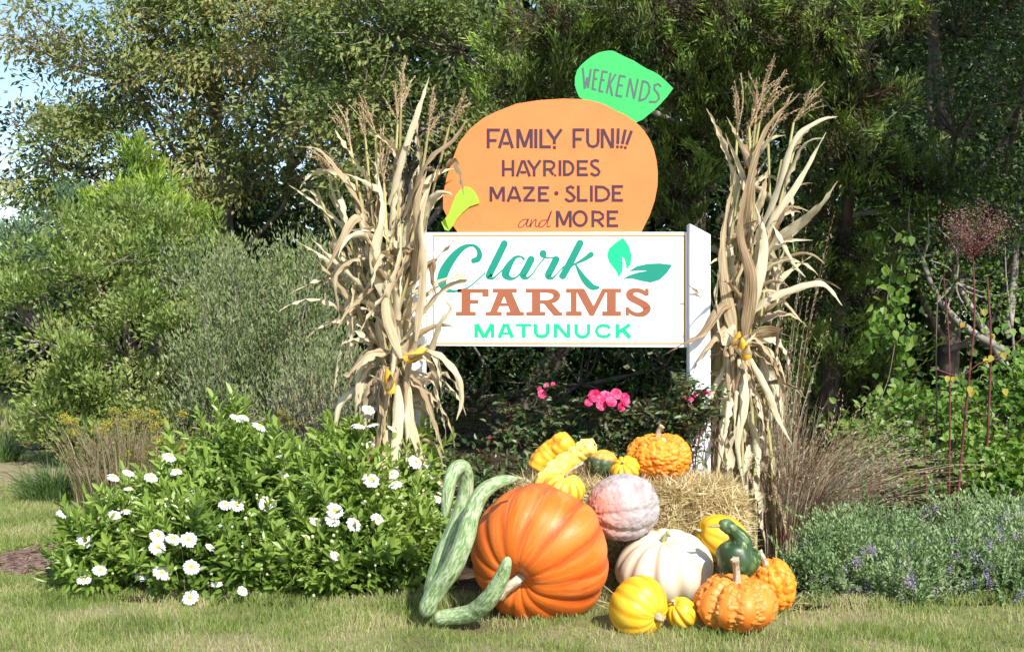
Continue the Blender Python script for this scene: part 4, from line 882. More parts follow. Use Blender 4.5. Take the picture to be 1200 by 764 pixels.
def fruit(name, label, cat, pos, axis, mat, a, h, nrib=10, depth=.08, stem=(.05, .012, .3), stemcol='stem', group=None, roll=0., body='rind', **kw):
    """pos = world centre; axis = direction the stem points"""
    th = thing(name, label, cat, tuple(pos), group)
    me, zt = fruit_mesh(body, mat, a, h, nrib, depth, **kw)
    q = Vector(axis).normalized().to_track_quat('Z', 'Y') @ Quaternion((0, 0, 1), roll)
    me.transform(q.to_matrix().to_4x4()); link(body, me, th)
    if stem:
        L, rs, bend = stem; r = np.random.default_rng(kw.get('seed', 0)+5)
        pts = spline([(0, 0, zt-.01), (0, 0, zt+L*.3), (bend*L*.5, 0, zt+L*.7), (bend*L*1.3, bend*L*.2, zt+L)], 12)
        t = np.linspace(0, 1, 12); rad = rs*(1+1.3*np.exp(-t*7)+.35*(t > .88)); V, Fc, _, uv = tube(pts, rad, 15)
        an = np.tile(np.arange(15), 12); cen = np.repeat(pts, 15, 0); V = cen+(V-cen)*(1+.22*np.where(an % 3 == 0, 1, -.5))[:, None]
        ctr = pts[-1]+[0, 0, .001]; V = np.vstack([V, ctr]); cap = np.array([[11*15+j, 11*15+(j+1) % 15, len(V)-1] for j in range(15)]); uv = np.vstack([uv, [0, 1]])
        ms = make_mesh('stem', [(V, Fc, .5, uv), (V, cap, .5, uv)], M[stemcol], True); ms.transform(q.to_matrix().to_4x4()); link('stem', ms, th)
    return th
M['stem'] = noise_mat('dry_stem', [(.22, .17, .10), (.42, .35, .25), (.55, .48, .38)], 40, .8, .5, 150, 6, .2)
M['greenstem'] = noise_mat('green_stem', [(.16, .18, .06), (.32, .33, .14), (.45, .42, .25)], 40, .7, .4, 150, 6, .2)
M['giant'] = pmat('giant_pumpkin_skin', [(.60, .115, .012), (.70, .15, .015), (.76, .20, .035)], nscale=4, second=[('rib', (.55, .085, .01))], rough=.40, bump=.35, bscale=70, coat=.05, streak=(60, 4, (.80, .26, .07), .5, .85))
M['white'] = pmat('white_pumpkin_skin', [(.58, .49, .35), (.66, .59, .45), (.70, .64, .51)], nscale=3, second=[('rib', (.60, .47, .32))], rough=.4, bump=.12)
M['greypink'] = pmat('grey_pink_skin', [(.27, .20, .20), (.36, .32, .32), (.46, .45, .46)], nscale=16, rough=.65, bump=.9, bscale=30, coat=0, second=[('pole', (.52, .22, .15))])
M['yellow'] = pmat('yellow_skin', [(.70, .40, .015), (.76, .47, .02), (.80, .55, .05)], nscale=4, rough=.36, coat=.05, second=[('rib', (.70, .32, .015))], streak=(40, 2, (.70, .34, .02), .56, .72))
M['wartyorange'] = pmat('warty_orange_skin', [(.74, .15, .012), (.80, .20, .015)], nscale=9, rough=.45, second=[('wart', (.84, .27, .02))], streak=(14, 9, (.80, .58, .38), .66, .72))
M['wartyflat'] = pmat('warty_flat_skin', [(.72, .17, .02), (.78, .24, .03)], nscale=9, rough=.45, second=[('wart', (.78, .24, .03)), ('rib', (.55, .22, .04))], streak=(24, 3, (.80, .45, .12), .6, .8))
M['wartyyellow'] = pmat('warty_yellow_skin', [(.80, .25, .012), (.84, .34, .02)], nscale=9, rough=.4, second=[('wart', (.86, .42, .03))])
M['neck'] = pmat('crookneck_skin', [(.80, .54, .05), (.84, .66, .12), (.84, .72, .25)], nscale=9, rough=.4, bump=.4, bscale=30)
M['stripy'] = pmat('striped_skin', [(.84, .46, .04), (.86, .58, .07)], nscale=9, rough=.35, second=[('rib', (.84, .24, .02))])
M['darkgreen'] = pmat('dark_green_skin', [(.022, .05, .018), (.045, .09, .03)], nscale=9, rough=.35, bump=.2, streak=(18, 5, (.22, .32, .10), .60, .70), second=[('wart', (.10, .17, .06))])
M['turban'] = pmat('turban_skin', [(.05, .08, .04), (.10, .14, .07)], nscale=14, rough=.4, second=[('top', (.74, .34, .05))], streak=(20, 6, (.3, .28, .12), .58, .7))
M['snake'] = pmat('snake_gourd_skin', [(.09, .18, .05), (.17, .28, .10), (.28, .38, .18)], nscale=26, rough=.5, coat=0, streak=(26, 22, (.40, .46, .30), .45, .58), bump=.3, bscale=40, spec=.4)

G1 = 'pumpkins heaped in front of the sign'
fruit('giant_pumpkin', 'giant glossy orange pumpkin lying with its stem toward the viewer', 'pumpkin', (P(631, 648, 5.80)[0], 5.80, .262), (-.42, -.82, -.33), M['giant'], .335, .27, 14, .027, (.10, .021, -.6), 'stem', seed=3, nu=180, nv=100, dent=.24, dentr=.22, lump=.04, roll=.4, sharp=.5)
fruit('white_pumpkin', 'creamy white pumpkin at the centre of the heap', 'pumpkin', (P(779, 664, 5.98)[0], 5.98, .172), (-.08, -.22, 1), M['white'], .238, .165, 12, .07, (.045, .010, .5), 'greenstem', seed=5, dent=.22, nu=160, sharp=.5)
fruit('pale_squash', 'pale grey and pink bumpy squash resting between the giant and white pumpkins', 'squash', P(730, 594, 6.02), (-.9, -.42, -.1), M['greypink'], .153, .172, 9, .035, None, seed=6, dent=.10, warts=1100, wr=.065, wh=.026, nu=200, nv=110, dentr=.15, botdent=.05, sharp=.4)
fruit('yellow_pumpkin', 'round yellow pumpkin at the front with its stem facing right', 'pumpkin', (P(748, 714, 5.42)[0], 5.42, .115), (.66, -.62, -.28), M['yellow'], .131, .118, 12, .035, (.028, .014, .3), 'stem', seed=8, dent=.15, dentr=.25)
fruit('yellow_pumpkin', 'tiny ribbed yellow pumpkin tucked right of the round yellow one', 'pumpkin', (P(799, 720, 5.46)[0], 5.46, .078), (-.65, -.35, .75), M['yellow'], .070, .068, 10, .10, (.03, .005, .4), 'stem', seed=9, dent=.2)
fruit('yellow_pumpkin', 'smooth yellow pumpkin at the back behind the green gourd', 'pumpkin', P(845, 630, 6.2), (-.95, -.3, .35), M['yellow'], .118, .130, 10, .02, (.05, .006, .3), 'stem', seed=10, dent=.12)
fruit('warty_pumpkin', 'orange pumpkin with rows of warts standing frontmost at the right', 'pumpkin', (P(862, 711, 5.46)[0], 5.46, .115), (.05, -.05, 1), M['wartyflat'], .175, .118, 10, .09, (.115, .013, -.2), 'stem', seed=12, dent=.28, warts=900, wr=.09, wh=.055, nu=240, nv=110,
      wartmask=lambda c: (np.abs(((np.arctan2(c[:, 1], c[:, 0])*10/(2*np.pi)) % 1)-.5) > .28) | (c[:, 2] > .72))
fruit('warty_pumpkin', 'small bright orange warty pumpkin behind the frontmost warty one', 'pumpkin', (P(905, 682, 5.84)[0], 5.84, .122), (-.35, -.1, 1), M['wartyorange'], .105, .118, 9, .06, (.08, .011, -.2), 'stem', seed=13, dent=.3, warts=520, wr=.16, wh=.10, nu=200, nv=110)
fruit('warty_pumpkin', 'knobbly orange pumpkin sitting on top of the straw bale', 'pumpkin', (P(772, 536, 6.55)[0], 6.55, .63), (-.05, -.05, 1), M['wartyorange'], .165, .118, 10, .08, (.07, .011, .3), 'stem', seed=14, dent=.22, warts=1100, wr=.10, wh=.075, nu=260, nv=140)
fruit('squash', 'small yellow ribbed squash between the dark gourd and knobbly pumpkin', 'squash', P(733, 549, 6.33), (-.35, -.6, .7), M['yellow'], .076, .05, 10, .12, (.015, .005, .3), 'stem', seed=15, dent=.2)
fruit('striped_pumpkin', 'small orange and yellow striped pumpkin in front of the crookneck squash', 'pumpkin', P(661, 573, 6.16), (.15, -.35, .9), M['stripy'], .103, .077, 11, .13, (.07, .006, .9), 'stem', seed=16, dent=.2)

# dark gourd with an orange cap
th = thing('turban_gourd', 'dark green gourd with an orange cap behind the pale squash', 'gourd', tuple(P(706, 543, 6.5)))
me, _ = fruit_mesh('rind', M['turban'], .082, .072, 9, .05, 17, warts=120, wr=.15, wh=.04)
co = np.empty(len(me.vertices)*3, np.float32); me.vertices.foreach_get('co', co); co = co.reshape(-1, 3)
at = me.attributes.new('top', 'FLOAT', 'POINT'); at.data.foreach_set('value', (np.clip((co[:, 2]-.028)/.015, 0, 1)).astype(np.float32))
me.transform(Vector((.15, -.1, 1)).normalized().to_track_quat('Z', 'Y').to_matrix().to_4x4()); link('rind', me, th)

def gourd(name, label, pts, rad, mat, cat='gourd', n=70, sides=44, ribs=0, rd=0., warts=0, wh=.1, wr=.02, stem=None, group=None, seed=1, stemcol='greenstem'):
    p = np.array(pts, float); q = spline(np.hstack([p, np.array(rad)[:, None]]), n); pth, rr = q[:, :3], np.maximum(q[:, 3], .001)
    e = np.linspace(0, 1, n); cap = np.minimum(1, np.sqrt(np.clip(1-(1-np.minimum(1, e/.06))**2, 0, 1)))*np.minimum(1, np.sqrt(np.clip(1-(1-np.minimum(1, (1-e)/.06))**2, 0, 1))); rr = np.maximum(rr*cap, .0008)
    th = thing(name, label, cat, tuple(pth.mean(0)*[1, 1, 0]+[0, 0, pth[:, 2].min()]), group)
    V, Fc, _, uv = tube(pth, rr, sides); c = np.repeat(pth, sides, 0); an = np.tile(np.arange(sides)/sides*2*np.pi, n); r = np.random.default_rng(seed)
    k = 1+.03*np.sin(np.repeat(e, sides)*19+an)+.02*np.sin(np.repeat(e, sides)*43-2*an)
    if ribs: k = k-rd*np.abs(np.cos(an*ribs/2))**4
    V = c+(V-c)*k[:, None]; wart = np.zeros(len(V))
    if warts:
        cs = V[r.integers(0, len(V), warts)]
        for w0 in cs:
            rq = wr*(.5+.8*r.random()); wart = np.maximum(wart, np.sqrt(np.clip(1-((V-w0)**2).sum(1)/rq**2, 0, 1)))
        V = V+unit(V-c)*(wart*wh)[:, None]
    me = make_mesh('rind', [(V, Fc, .5, uv)], mat, True)
    for nm, arr in (('wart', wart), ('rib', np.abs(np.cos(an*ribs/2))**6 if ribs else wart*0), ('polar', np.repeat(e, sides))):
        a_ = me.attributes.new(nm, 'FLOAT', 'POINT'); a_.data.foreach_set('value', arr.astype(np.float32))
    me.transform(Matrix.Translation(-th.location)); link('rind', me, th)
    if stem is not None:
        d, L, rs = stem; d = unit(d); b = pth[-1] if len(stem) == 3 else pth[0]
        wpart('stem', [tube(spline([b-d*.008, b+d*L*.5, b+d*L+[0, 0, L*.15]], 8), np.linspace(rs*1.8, rs, 8), 8)], M[stemcol], th, True)
    return th
GS = 'long striped snake gourds propped on the giant pumpkin'
gourd('snake_gourd', 'longest green striped gourd curving up to a tip above the giant pumpkin', [P(496, 722, 5.54), P(510, 694, 5.52), P(530, 664, 5.48), P(545, 632, 5.47), P(553, 601, 5.48), P(565, 578, 5.5), P(584, 565, 5.52), P(607, 560, 5.55)], [.036, .042, .044, .042, .038, .035, .028, .014], M['snake'], n=110, ribs=7, rd=.04, group=GS, stem=([1, 0, -.2], .02, .005))
gourd('snake_gourd', 'green striped gourd hooked over like a cane at the left', [P(507, 712, 5.70), P(508, 686, 5.66), P(520, 648, 5.66), P(536, 612, 5.66), P(545, 580, 5.66), P(546, 556, 5.64), P(540, 546, 5.6), P(530, 556, 5.55), P(524, 582, 5.53), P(521, 608, 5.52)], [.034, .040, .042, .038, .034, .032, .031, .030, .026, .013], M['snake'], n=120, ribs=7, rd=.04, group=GS)
gourd('snake_gourd', 'short green striped gourd lying low in front of the giant pumpkin', [P(508, 724, 5.58), P(532, 722, 5.56), P(556, 716, 5.52), P(572, 702, 5.46), P(586, 680, 5.42), P(596, 652, 5.38)], [.032, .036, .040, .040, .034, .020], M['snake'], n=100, ribs=7, rd=.04, group=GS)
gourd('crookneck_squash', 'bumpy pale yellow squash with a thick neck reaching up right', [P(640, 585, 6.33), P(646, 565, 6.33), P(658, 548, 6.34), P(672, 536, 6.34), P(684, 526, 6.33), P(697, 521, 6.3)], [.072, .078, .058, .046, .044, .036], M['neck'], 'squash', warts=140, wh=.007, wr=.016, ribs=8, rd=.06)
gourd('warty_squash', 'lumpy deep orange squash leaning behind the crookneck squash', [P(628, 552, 6.52), P(636, 540, 6.52), P(648, 530, 6.52), P(660, 521, 6.5), P(670, 513, 6.5)], [.045, .056, .056, .056, .040], M['wartyyellow'], 'squash', warts=170, wh=.010, wr=.026)
gourd('swan_gourd', 'dark green gourd with a curled neck on the warty pumpkins', [P(866, 673, 5.76), P(866, 660, 5.74), P(864, 648, 5.72), P(866, 634, 5.72), P(862, 624, 5.71), P(851, 616, 5.70), P(843, 616, 5.69)], [.058, .094, .090, .055, .034, .030, .020], M['darkgreen'], 'gourd', warts=50, wh=.003, wr=.02, ribs=9, rd=.03, stem=([-1, -.1, -.15], .05, .004), stemcol='stem')

# ================================================================== STRAW BALE
def bale():
    x0, x1 = P(605, 0, 6.25)[0], P(868, 0, 6.4)[0]; y0, y1, z1 = 6.26, 6.74, .50
    th = thing('straw_bale', 'golden straw bale under the pumpkins in front of the sign', 'straw bale', ((x0+x1)/2, (y0+y1)/2, 0))
    nx, ny, nz = 30, 14, 14; V, Fc = [], []
    # rounded block as a subdivided, displaced box
    def face(o, a, b, na, nb):
        o, a, b = np.array(o, float), np.array(a, float), np.array(b, float); s = sum(len(v) for v in V); q = []
        for i in range(na+1):
            for j in range(nb+1): q.append(o+a*i/na+b*j/nb)
        V.append(np.array(q)); 
        for i in range(na):
            for j in range(nb): Fc.append([s+i*(nb+1)+j, s+(i+1)*(nb+1)+j, s+(i+1)*(nb+1)+j+1, s+i*(nb+1)+j+1])
    ax, ay, az = [x1-x0, 0, 0], [0, y1-y0, 0], [0, 0, z1]
    face((x0, y0, 0), ax, az, nx, nz); face((x0, y1, 0), az, ax, nz, nx); face((x0, y0, z1), ax, ay, nx, ny); face((x0, y0, 0), az, ay, nz, ny); face((x1, y0, 0), ay, az, ny, nz)
    Vv = np.vstack(V); c = np.array([(x0+x1)/2, (y0+y1)/2, z1/2]); h = np.array([(x1-x0)/2, (y1-y0)/2, z1/2]); q = (Vv-c)/h
    q = q*(1-.06*(np.abs(q[:, [1, 2, 0]])**4)-.05*(np.abs(q[:, [2, 0, 1]])**4)); Vv = c+q*h+.012*np.sin(Vv[:, [1, 2, 0]]*37)
    wpart('packed_straw', [(Vv, np.array(Fc), .5)], M['strawcore'], th, True)
    n = 15000; s = rng.random(n); p = np.zeros((n, 3)); nr = np.zeros((n, 3)); k = rng.random(n)
    u_, v_ = rng.random(n), rng.random(n)
    f = k < .36; p[f] = np.stack([x0+u_[f]*(x1-x0), np.full(f.sum(), y0), v_[f]*z1], -1); nr[f] = [0, -1, 0]
    f = (k >= .36) & (k < .78); p[f] = np.stack([x0+u_[f]*(x1-x0), y0+v_[f]*(y1-y0), np.full(f.sum(), z1)], -1); nr[f] = [0, 0, 1]
    f = (k >= .78) & (k < .92); p[f] = np.stack([np.full(f.sum(), x1), y0+u_[f]*(y1-y0), v_[f]*z1], -1); nr[f] = [1, 0, 0]
    f = k >= .92; p[f] = np.stack([np.full(f.sum(), x0), y0+u_[f]*(y1-y0), v_[f]*z1], -1); nr[f] = [-1, 0, 0]
    q = (p-c)/h; q = q*(1-.06*(np.abs(q[:, [1, 2, 0]])**4)-.05*(np.abs(q[:, [2, 0, 1]])**4)); p = c+q*h
    D = unit(rdir(n)*[1.2, .8, .9]+nr*(.1+.35*rng.random(n)[:, None])); p += nr*rng.random(n)[:, None]*.022
    L = .05+.13*rng.random(n)**1.4; p -= D*L[:, None]*.4
    wpart('loose_straw', [leaves(p, D, rdir(n)+nr, L, .0048+.002*rng.random(n), None, .2)], M['straw'], th)['kind'] = 'stuff'
bale()
# scattered straw round the foot of the bale and between the pumpkins
n = 1500; x = rng.uniform(-.1, 1.35, n); y = rng.uniform(5.75, 6.9, n); D = unit(rdir(n)*[1, 1, .35])
tag(wpart('loose_straw', [leaves(np.stack([x, y, gh(x, y)+.03+.02*rng.random(n)], -1), D, np.tile([0, 0, 1.], (n, 1))+.3*rdir(n), .05+.12*rng.random(n), .004)], M['straw']), 'loose straw scattered on the ground around the pumpkins', 'straw', kind='stuff')

# ================================================================== DAISIES
def ray_hit(u, v, lobes, default=6.5):
    o = np.array([0, 0, CAMH]); d = np.array([(u-CU)/F, 1, -(v-CV)/F]); best = None
    for c, s in lobes:
        c, s = np.array(c), np.array(s); oo, dd = (o-c)/s, d/s; A = dd@dd; B = oo@dd; Cc = oo@oo-1; q = B*B-A*Cc
        if q > 0:
            t = (-B-math.sqrt(q))/A
            if best is None or t < best: best = t
    return best or default

def shoot_mesh(name, L, n, ll, lw, mat, seed, stemr=.003, base=.25, up=.35, droop=.0, ball=0):
    r = np.random.default_rng(seed); p = spline([(0, 0, 0), (r.normal()*.02, r.normal()*.02, L*.5), (r.normal()*.03, r.normal()*.03, L)], 10)
    t = base+(1-base)*(np.arange(n)+r.random(n)*.5)/n; t = np.clip(t, 0, 1); i = np.minimum(8, (t*9).astype(int)); pp = p[i]+(p[i+1]-p[i])*(t*9-i)[:, None]
    a = np.arange(n)*2.4+r.random(n)*.5; out = np.stack([np.cos(a), np.sin(a), np.zeros(n)], -1)
    D = unit(out*(1.1-.6*t[:, None])+np.array([0, 0, 1])*(up+.7*t[:, None]**3-droop)); N = unit(np.array([0, 0, 1.])-out*.3+rdir(n, r)*.35)
    sz = (.7+.5*r.random(n))*(1-.25*t**4)
    lf = leaves(pp, D, N, ll*sz, lw*sz, r.random(n)*.6+.4*t, .14, True, ll > .05)
    st = tube(p, np.linspace(stemr, stemr*.6, 10), 4)
    return make_mesh(name, [lf[:3], (st[0], st[1], .2)], mat)

def flower_mesh(seed, npet=19, R_=.034, droop=0.):
    r = np.random.default_rng(seed); a = np.arange(npet)/npet*2*np.pi+r.normal(size=npet)*.06; out = np.stack([np.cos(a), np.sin(a), np.zeros(npet)], -1); tg = np.stack([-np.sin(a), np.cos(a), np.zeros(npet)], -1)
    L = R_*(.9+.18*r.random(npet)); z = -droop-.25*r.random(npet); V = []; Fq = []; 
    prof = [(.22, .10, 0), (.5, .17, .03), (.85, .17, .0), (1.0, .08, -.06)]
    for i in range(npet):
        b = len(V)
        for f, wd, h in prof:
            c = out[i]*L[i]*f+np.array([0, 0, (h+z[i]*f*f*.5)*R_+.002*(i % 2)])
            V += [c-tg[i]*wd*R_*.9, c+np.array([0, 0, .0018]), c+tg[i]*wd*R_*.9]
        for k in range(3):
            for j in range(2): q = b+k*3+j; Fq.append([q, q+1, q+4, q+3])
    pet = make_mesh('petals', [(np.array(V), np.array(Fq), np.repeat(r.random(npet), 6))], M['petal'])
    V = [(0, 0, .010)]; Fq = []
    for k, (rr, z0) in enumerate(((.4, .0095), (.8, .006), (1, .001))):
        for j in range(12): V.append((math.cos(j/12*6.283)*rr*R_*.29, math.sin(j/12*6.283)*rr*R_*.29, z0))
    tri = [[0, 1+j, 1+(j+1) % 12] for j in range(12)]; qd = [[1+k*12+j, 13+k*12+j, 13+k*12+(j+1) % 12, 1+k*12+(j+1) % 12] for k in range(2) for j in range(12)]
    return pet, make_mesh('disc', [(np.array(V)*1., np.array(tri)), (np.array(V)*1., np.array(qd))], M['disc'], True)

FM = [flower_mesh(i, 18+i, .034, d) for i, d in enumerate((.0, .2, .5, .1))]
SH = [shoot_mesh('shoot', .24+.03*i, 22+2*i, .078, .031, M['daisyleaf'], 40+i, .0035, .15) for i in range(5)]
SHY = shoot_mesh('shoot', .30, 26, .085, .024, M['daisyleaf'], 61, .0035, .35, .1, .5)

def oriented(me, name, parent, loc, zdir, spin, scale=1.):
    o = link(name, me, parent); q = Vector(zdir).normalized().to_track_quat('Z', 'Y') @ Quaternion((0, 0, 1), spin)
    o.rotation_mode = 'QUATERNION'; o.rotation_quaternion = q; o.location = Vector(loc)-total_loc(parent); o.scale = (scale,)*3; return o

def daisy_bush(label, base, lobes, nshoot, flowers, nbud, urange, vrange):
    th = thing('daisy_bush', label, 'daisy bush', tuple(base), 'white daisy bushes along the front of the bed')
    C = [np.array(l[0]) for l in lobes]; cnt = 0; tries = 0; br = []
    while cnt < nshoot and tries < 9000:
        tries += 1
        c, s = lobes[rng.integers(0, len(lobes))]; d = rdir(1)[0]
        if d[1] > .25 or d[2] < -.75: continue
        p = np.array(c)+np.array(s)*d*(.93+.12*rng.random())
        if p[2] < .03: continue
        if any((((p-np.array(c2))/np.array(s2))**2).sum() < .72 for c2, s2 in lobes): continue
        z = unit(d*[1, 1, .6]+np.array([0, 0, .95])+rng.normal(size=3)*.22); L = .26
        o = oriented(SH[rng.integers(0, 5)], 'shoot', th, p-z*L*.85, z, rng.random()*6.3, .8+.4*rng.random()); cnt += 1
        if rng.random() < .4: br.append(limb([p[0]*.6+base[0]*.4, base[1], 0], p-z*L*.8, .004, .0025, .08, 6, 4))
    wpart('stem', br, M['bark'], th)
    cl, out, _ = clumps([(c, np.array(s)*.9) for c, s in lobes], 340, .2, .45, gap=0)
    k = cl[:, 2] > .02; cl, out = cl[k], out[k]
    wpart('inner_leaves', [leaf_cloud(cl, out, 16, .055, .06, .024, .0, .7, .7, .15, True)], M['daisyleaf'], th)['kind'] = 'stuff'
    stalks = []
    for (u, v, tilt, sc_) in flowers:
        Y = ray_hit(u, v, lobes)-.10; p = P(u, v, Y); az = rng.normal()*.5
        face = unit(np.array([.35+.6*math.sin(az), -1.0*tilt-.05, .75+.5*(1-tilt)]))
        i = rng.integers(0, 4); o = oriented(FM[i][0], 'flower', th, p, face, rng.random()*6, sc_*1.15)
        dsc = link('disc', FM[i][1], o)
        stalks.append(limb(p-face*.002, p-face*.06-np.array([0, 0, .09])+np.array([0, .07, 0]), .0022, .0022, .08, 5, 4))
    wpart('flower_stalk', stalks, M['daisyleaf'], th)['kind'] = 'stuff'
    bp = []
    for _ in range(nbud):
        u, v = rng.uniform(*urange), rng.uniform(*vrange); Y = ray_hit(u, v, lobes, None)
        if Y is None: continue
        p = P(u, v, Y-.05); r_ = .006+.005*rng.random(); t = np.linspace(0, np.pi, 5)
        V, Fc, _, _ = tube(np.stack([np.zeros(5), np.zeros(5), -np.cos(t)*r_], -1)+p, np.maximum(np.sin(t), .05)*r_, 7); bp.append((V, Fc, rng.random()))
        V, Fc, _, _ = limb(p, p+[0, .05, -.08], .0016, .0016, .1, 4, 3); bp.append((V, Fc, 0))
    wpart('buds', bp, M['bud'], th, True)['kind'] = 'stuff'
    return th

DL1 = [LB(170, 640, 6.45, 72, 60, .34), LB(130, 665, 6.30, 50, 44, .24), LB(225, 655, 6.25, 55, 58, .28), LB(215, 590, 6.7, 45, 45, .3)]
DL2 = [LB(300, 600, 6.65, 62, 75, .34), LB(290, 660, 6.30, 60, 58, .28), LB(275, 540, 6.8, 38, 40, .24), LB(345, 560, 6.8, 42, 40, .26)]
DL3 = [LB(420, 600, 6.55, 75, 75, .36), LB(400, 662, 6.25, 75, 55, .26), LB(460, 560, 6.75, 45, 45, .28), LB(425, 545, 6.8, 40, 40, .22), LB(475, 650, 6.35, 42, 60, .24)]
F1 = [(75, 601, .3, 1), (101, 614, .5, 1), (100, 632, .7, 1), (117, 668, .5, .9), (98, 679, .4, .9), (134, 603, .6, .8), (146, 580, .3, .7), (133, 558, .4, .8), (148, 598, .2, .7), (185, 627, .9, .95), (185, 641, 1, 1), (203, 630, .6, .9), (221, 632, 1, 1), (224, 664, .9, 1), (189, 671, .6, 1), (167, 673, .5, .9), (223, 700, .9, 1), (232, 577, .7, 1), (177, 559, .5, .9), (206, 551, .3, .9), (199, 534, .4, .9), (151, 554, .3, .8), (150, 572, .2, .6), (201, 592, .9, .85), (254, 683, .4, .7)]
F2 = [(265, 615, .6, 1), (277, 591, .7, 1), (264, 591, .5, .9), (285, 691, .6, .7), (314, 589, .9, 1.1), (312, 594, .4, .9), (333, 620, .4, .9), (278, 489, .15, 1), (304, 499, .2, 1), (328, 533, .3, .8), (286, 488, .1, .8), (247, 641, .3, .7), (332, 556, .4, .7)]
F3 = [(392, 598, 1, 1.1), (390, 608, .5, 1), (415, 614, .8, 1), (394, 650, .6, .7), (443, 608, .7, .9), (435, 562, .8, 1.1), (460, 555, .9, .75), (463, 566, .4, .9), (487, 541, .9, 1), (491, 529, .6, 1), (497, 543, .7, .9), (501, 558, .4, .8), (447, 516, .5, 1.2), (432, 480, .6, .9), (420, 498, .1, .9), (394, 531, .2, .8), (513, 583, .3, .9), (508, 604, 1, 1), (526, 617, .8, 1), (370, 610, .5, .8), (458, 636, .4, .7), (440, 518, .3, .9), (437, 498, .1, .8), (460, 502, .1, .7), (535, 626, .4, .7)]
daisy_bush('leftmost daisy bush, thick with white flowers beside the lawn', (-1.85, 6.5, 0), DL1, 150, F1, 45, (90, 260), (560, 690))
daisy_bush('middle daisy bush with taller leggy shoots and few flowers', (-1.3, 6.6, 0), DL2, 150, F2, 45, (240, 350), (510, 700))
daisy_bush('rightmost daisy bush at the foot of the left corn stalks', (-.8, 6.6, 0), DL3, 170, F3, 60, (350, 510), (520, 700))

# ================================================================== ROSES
def rose_flower(th, p, size, face):
    r = np.random.default_rng(int(rng.integers(1e9))); V, Fq, rn = [], [], []
    parts = []
    for ring, (n, rad, h) in enumerate(((6, 1., .0), (5, .75, .25), (4, .45, .4))):
        for i in range(n):
            a = i/n*6.283+ring*.5+r.random()*.3; o = np.array([math.cos(a), math.sin(a), 0]); t = np.array([-math.sin(a), math.cos(a), 0]); s = size*rad
            g = []
            for f, wd, z in ((.05, .15, 0), (.5, .48, .05+h*.3), (.95, .5, .18+h), (1.05, .25, .10+h)):
                for w2 in (-1, 0, 1): g.append(o*s*f+t*s*wd*w2+np.array([0, 0, (z+.14*abs(w2)+.05*r.normal())*s*.9]))
            b = 0; q = [[k*3+j, k*3+j+1, k*3+j+4, k*3+j+3] for k in range(3) for j in range(2)]; parts.append((np.array(g), np.array(q), r.random()))
    me = make_mesh('flower', parts, M['rose'], True); return oriented(me, 'flower', th, p, face, r.random()*6)

def rose_bush(label, base, canes, flowers, low=None, dens=24):
    th = thing('rose_bush', label, 'rose bush', tuple(base), 'rose bushes under the sign'); br, LP = [], []
    for pts in canes:
        path = spline([np.array(base)*[1, 1, 0]+rng.normal(size=3)*[.03, .03, 0]]+[P(*p) for p in pts], 24); br.append(tube(path, np.linspace(.005, .002, 24), 5))
        for i in range(8, 24):
            if rng.random() < .85:
                for _ in range(2):
                    d = unit(rdir(1)[0]*[1, 1, .4]+[0, 0, .2]); b = path[i]; L = .07+.03*rng.random(); br.append(tube(spline([b, b+d*L*.5, b+d*L-[0, 0, .01]], 5), .0012, 3)); s = unit(np.cross(d, [0, 0, 1]))
                    for f, sd in ((.4, 1), (.4, -1), (.7, 1), (.7, -1), (1, 0)): LP.append((b+d*L*f, unit(d*.5+s*sd+[0, 0, -.1])))
    if low:
        cl, out, _ = clumps(low, dens, .4, .3, gap=0)
        for c, o_ in zip(cl, out):
            d = unit(o_+[0, 0, .3]); br.append(limb(np.array(base)*[1, 1, 0]+[0, 0, .02], c, .004, .0015, .1, 6, 4))
            for _ in range(22): LP.append((c+rng.normal(size=3)*.045, unit(rdir(1)[0]+d*.4)))
    Pq = np.array([x[0] for x in LP]); D = np.array([x[1] for x in LP]); n = len(Pq)
    wpart('cane', br, M['redstem'], th, True); wpart('leaves', [leaves(Pq, D, rdir(n)*.6+[0, -.2, .8], .042*(.7+.5*rng.random(n)), .024, None, .15, True)], M['roseleaf'], th)['kind'] = 'stuff'
    for (u, v, Y, s) in flowers: rose_flower(th, P(u, v, Y), s, (rng.normal()*.4+.3, -1, .5+rng.normal()*.3))
    return th
rose_bush('rose bush on the left with a few pink red buds on upright canes', (.17, 7.3, 0),
    [[(640, 530, 7.2), (641, 490, 7.15), (638, 455, 7.1)], [(630, 540, 7.2), (645, 505, 7.1), (652, 480, 7.1)], [(615, 540, 7.2), (600, 500, 7.2), (597, 472, 7.2)], [(600, 560, 7.2), (590, 520, 7.2), (585, 505, 7.2)], [(620, 560, 7.2), (615, 515, 7.2), (622, 490, 7.2)]],
    [(635, 462, 7.08, .024), (640, 452, 7.1, .014), (648, 450, 7.1, .012), (632, 456, 7.1, .014), (587, 505, 7.18, .013), (574, 513, 7.2, .012)],
    [LB(575, 545, 7.0, 45, 25, .2), LB(540, 540, 7.1, 35, 22, .2), LB(610, 530, 7.1, 30, 25, .2), LB(525, 560, 6.9, 30, 30, .2), LB(590, 575, 6.9, 40, 30, .2)], 58)
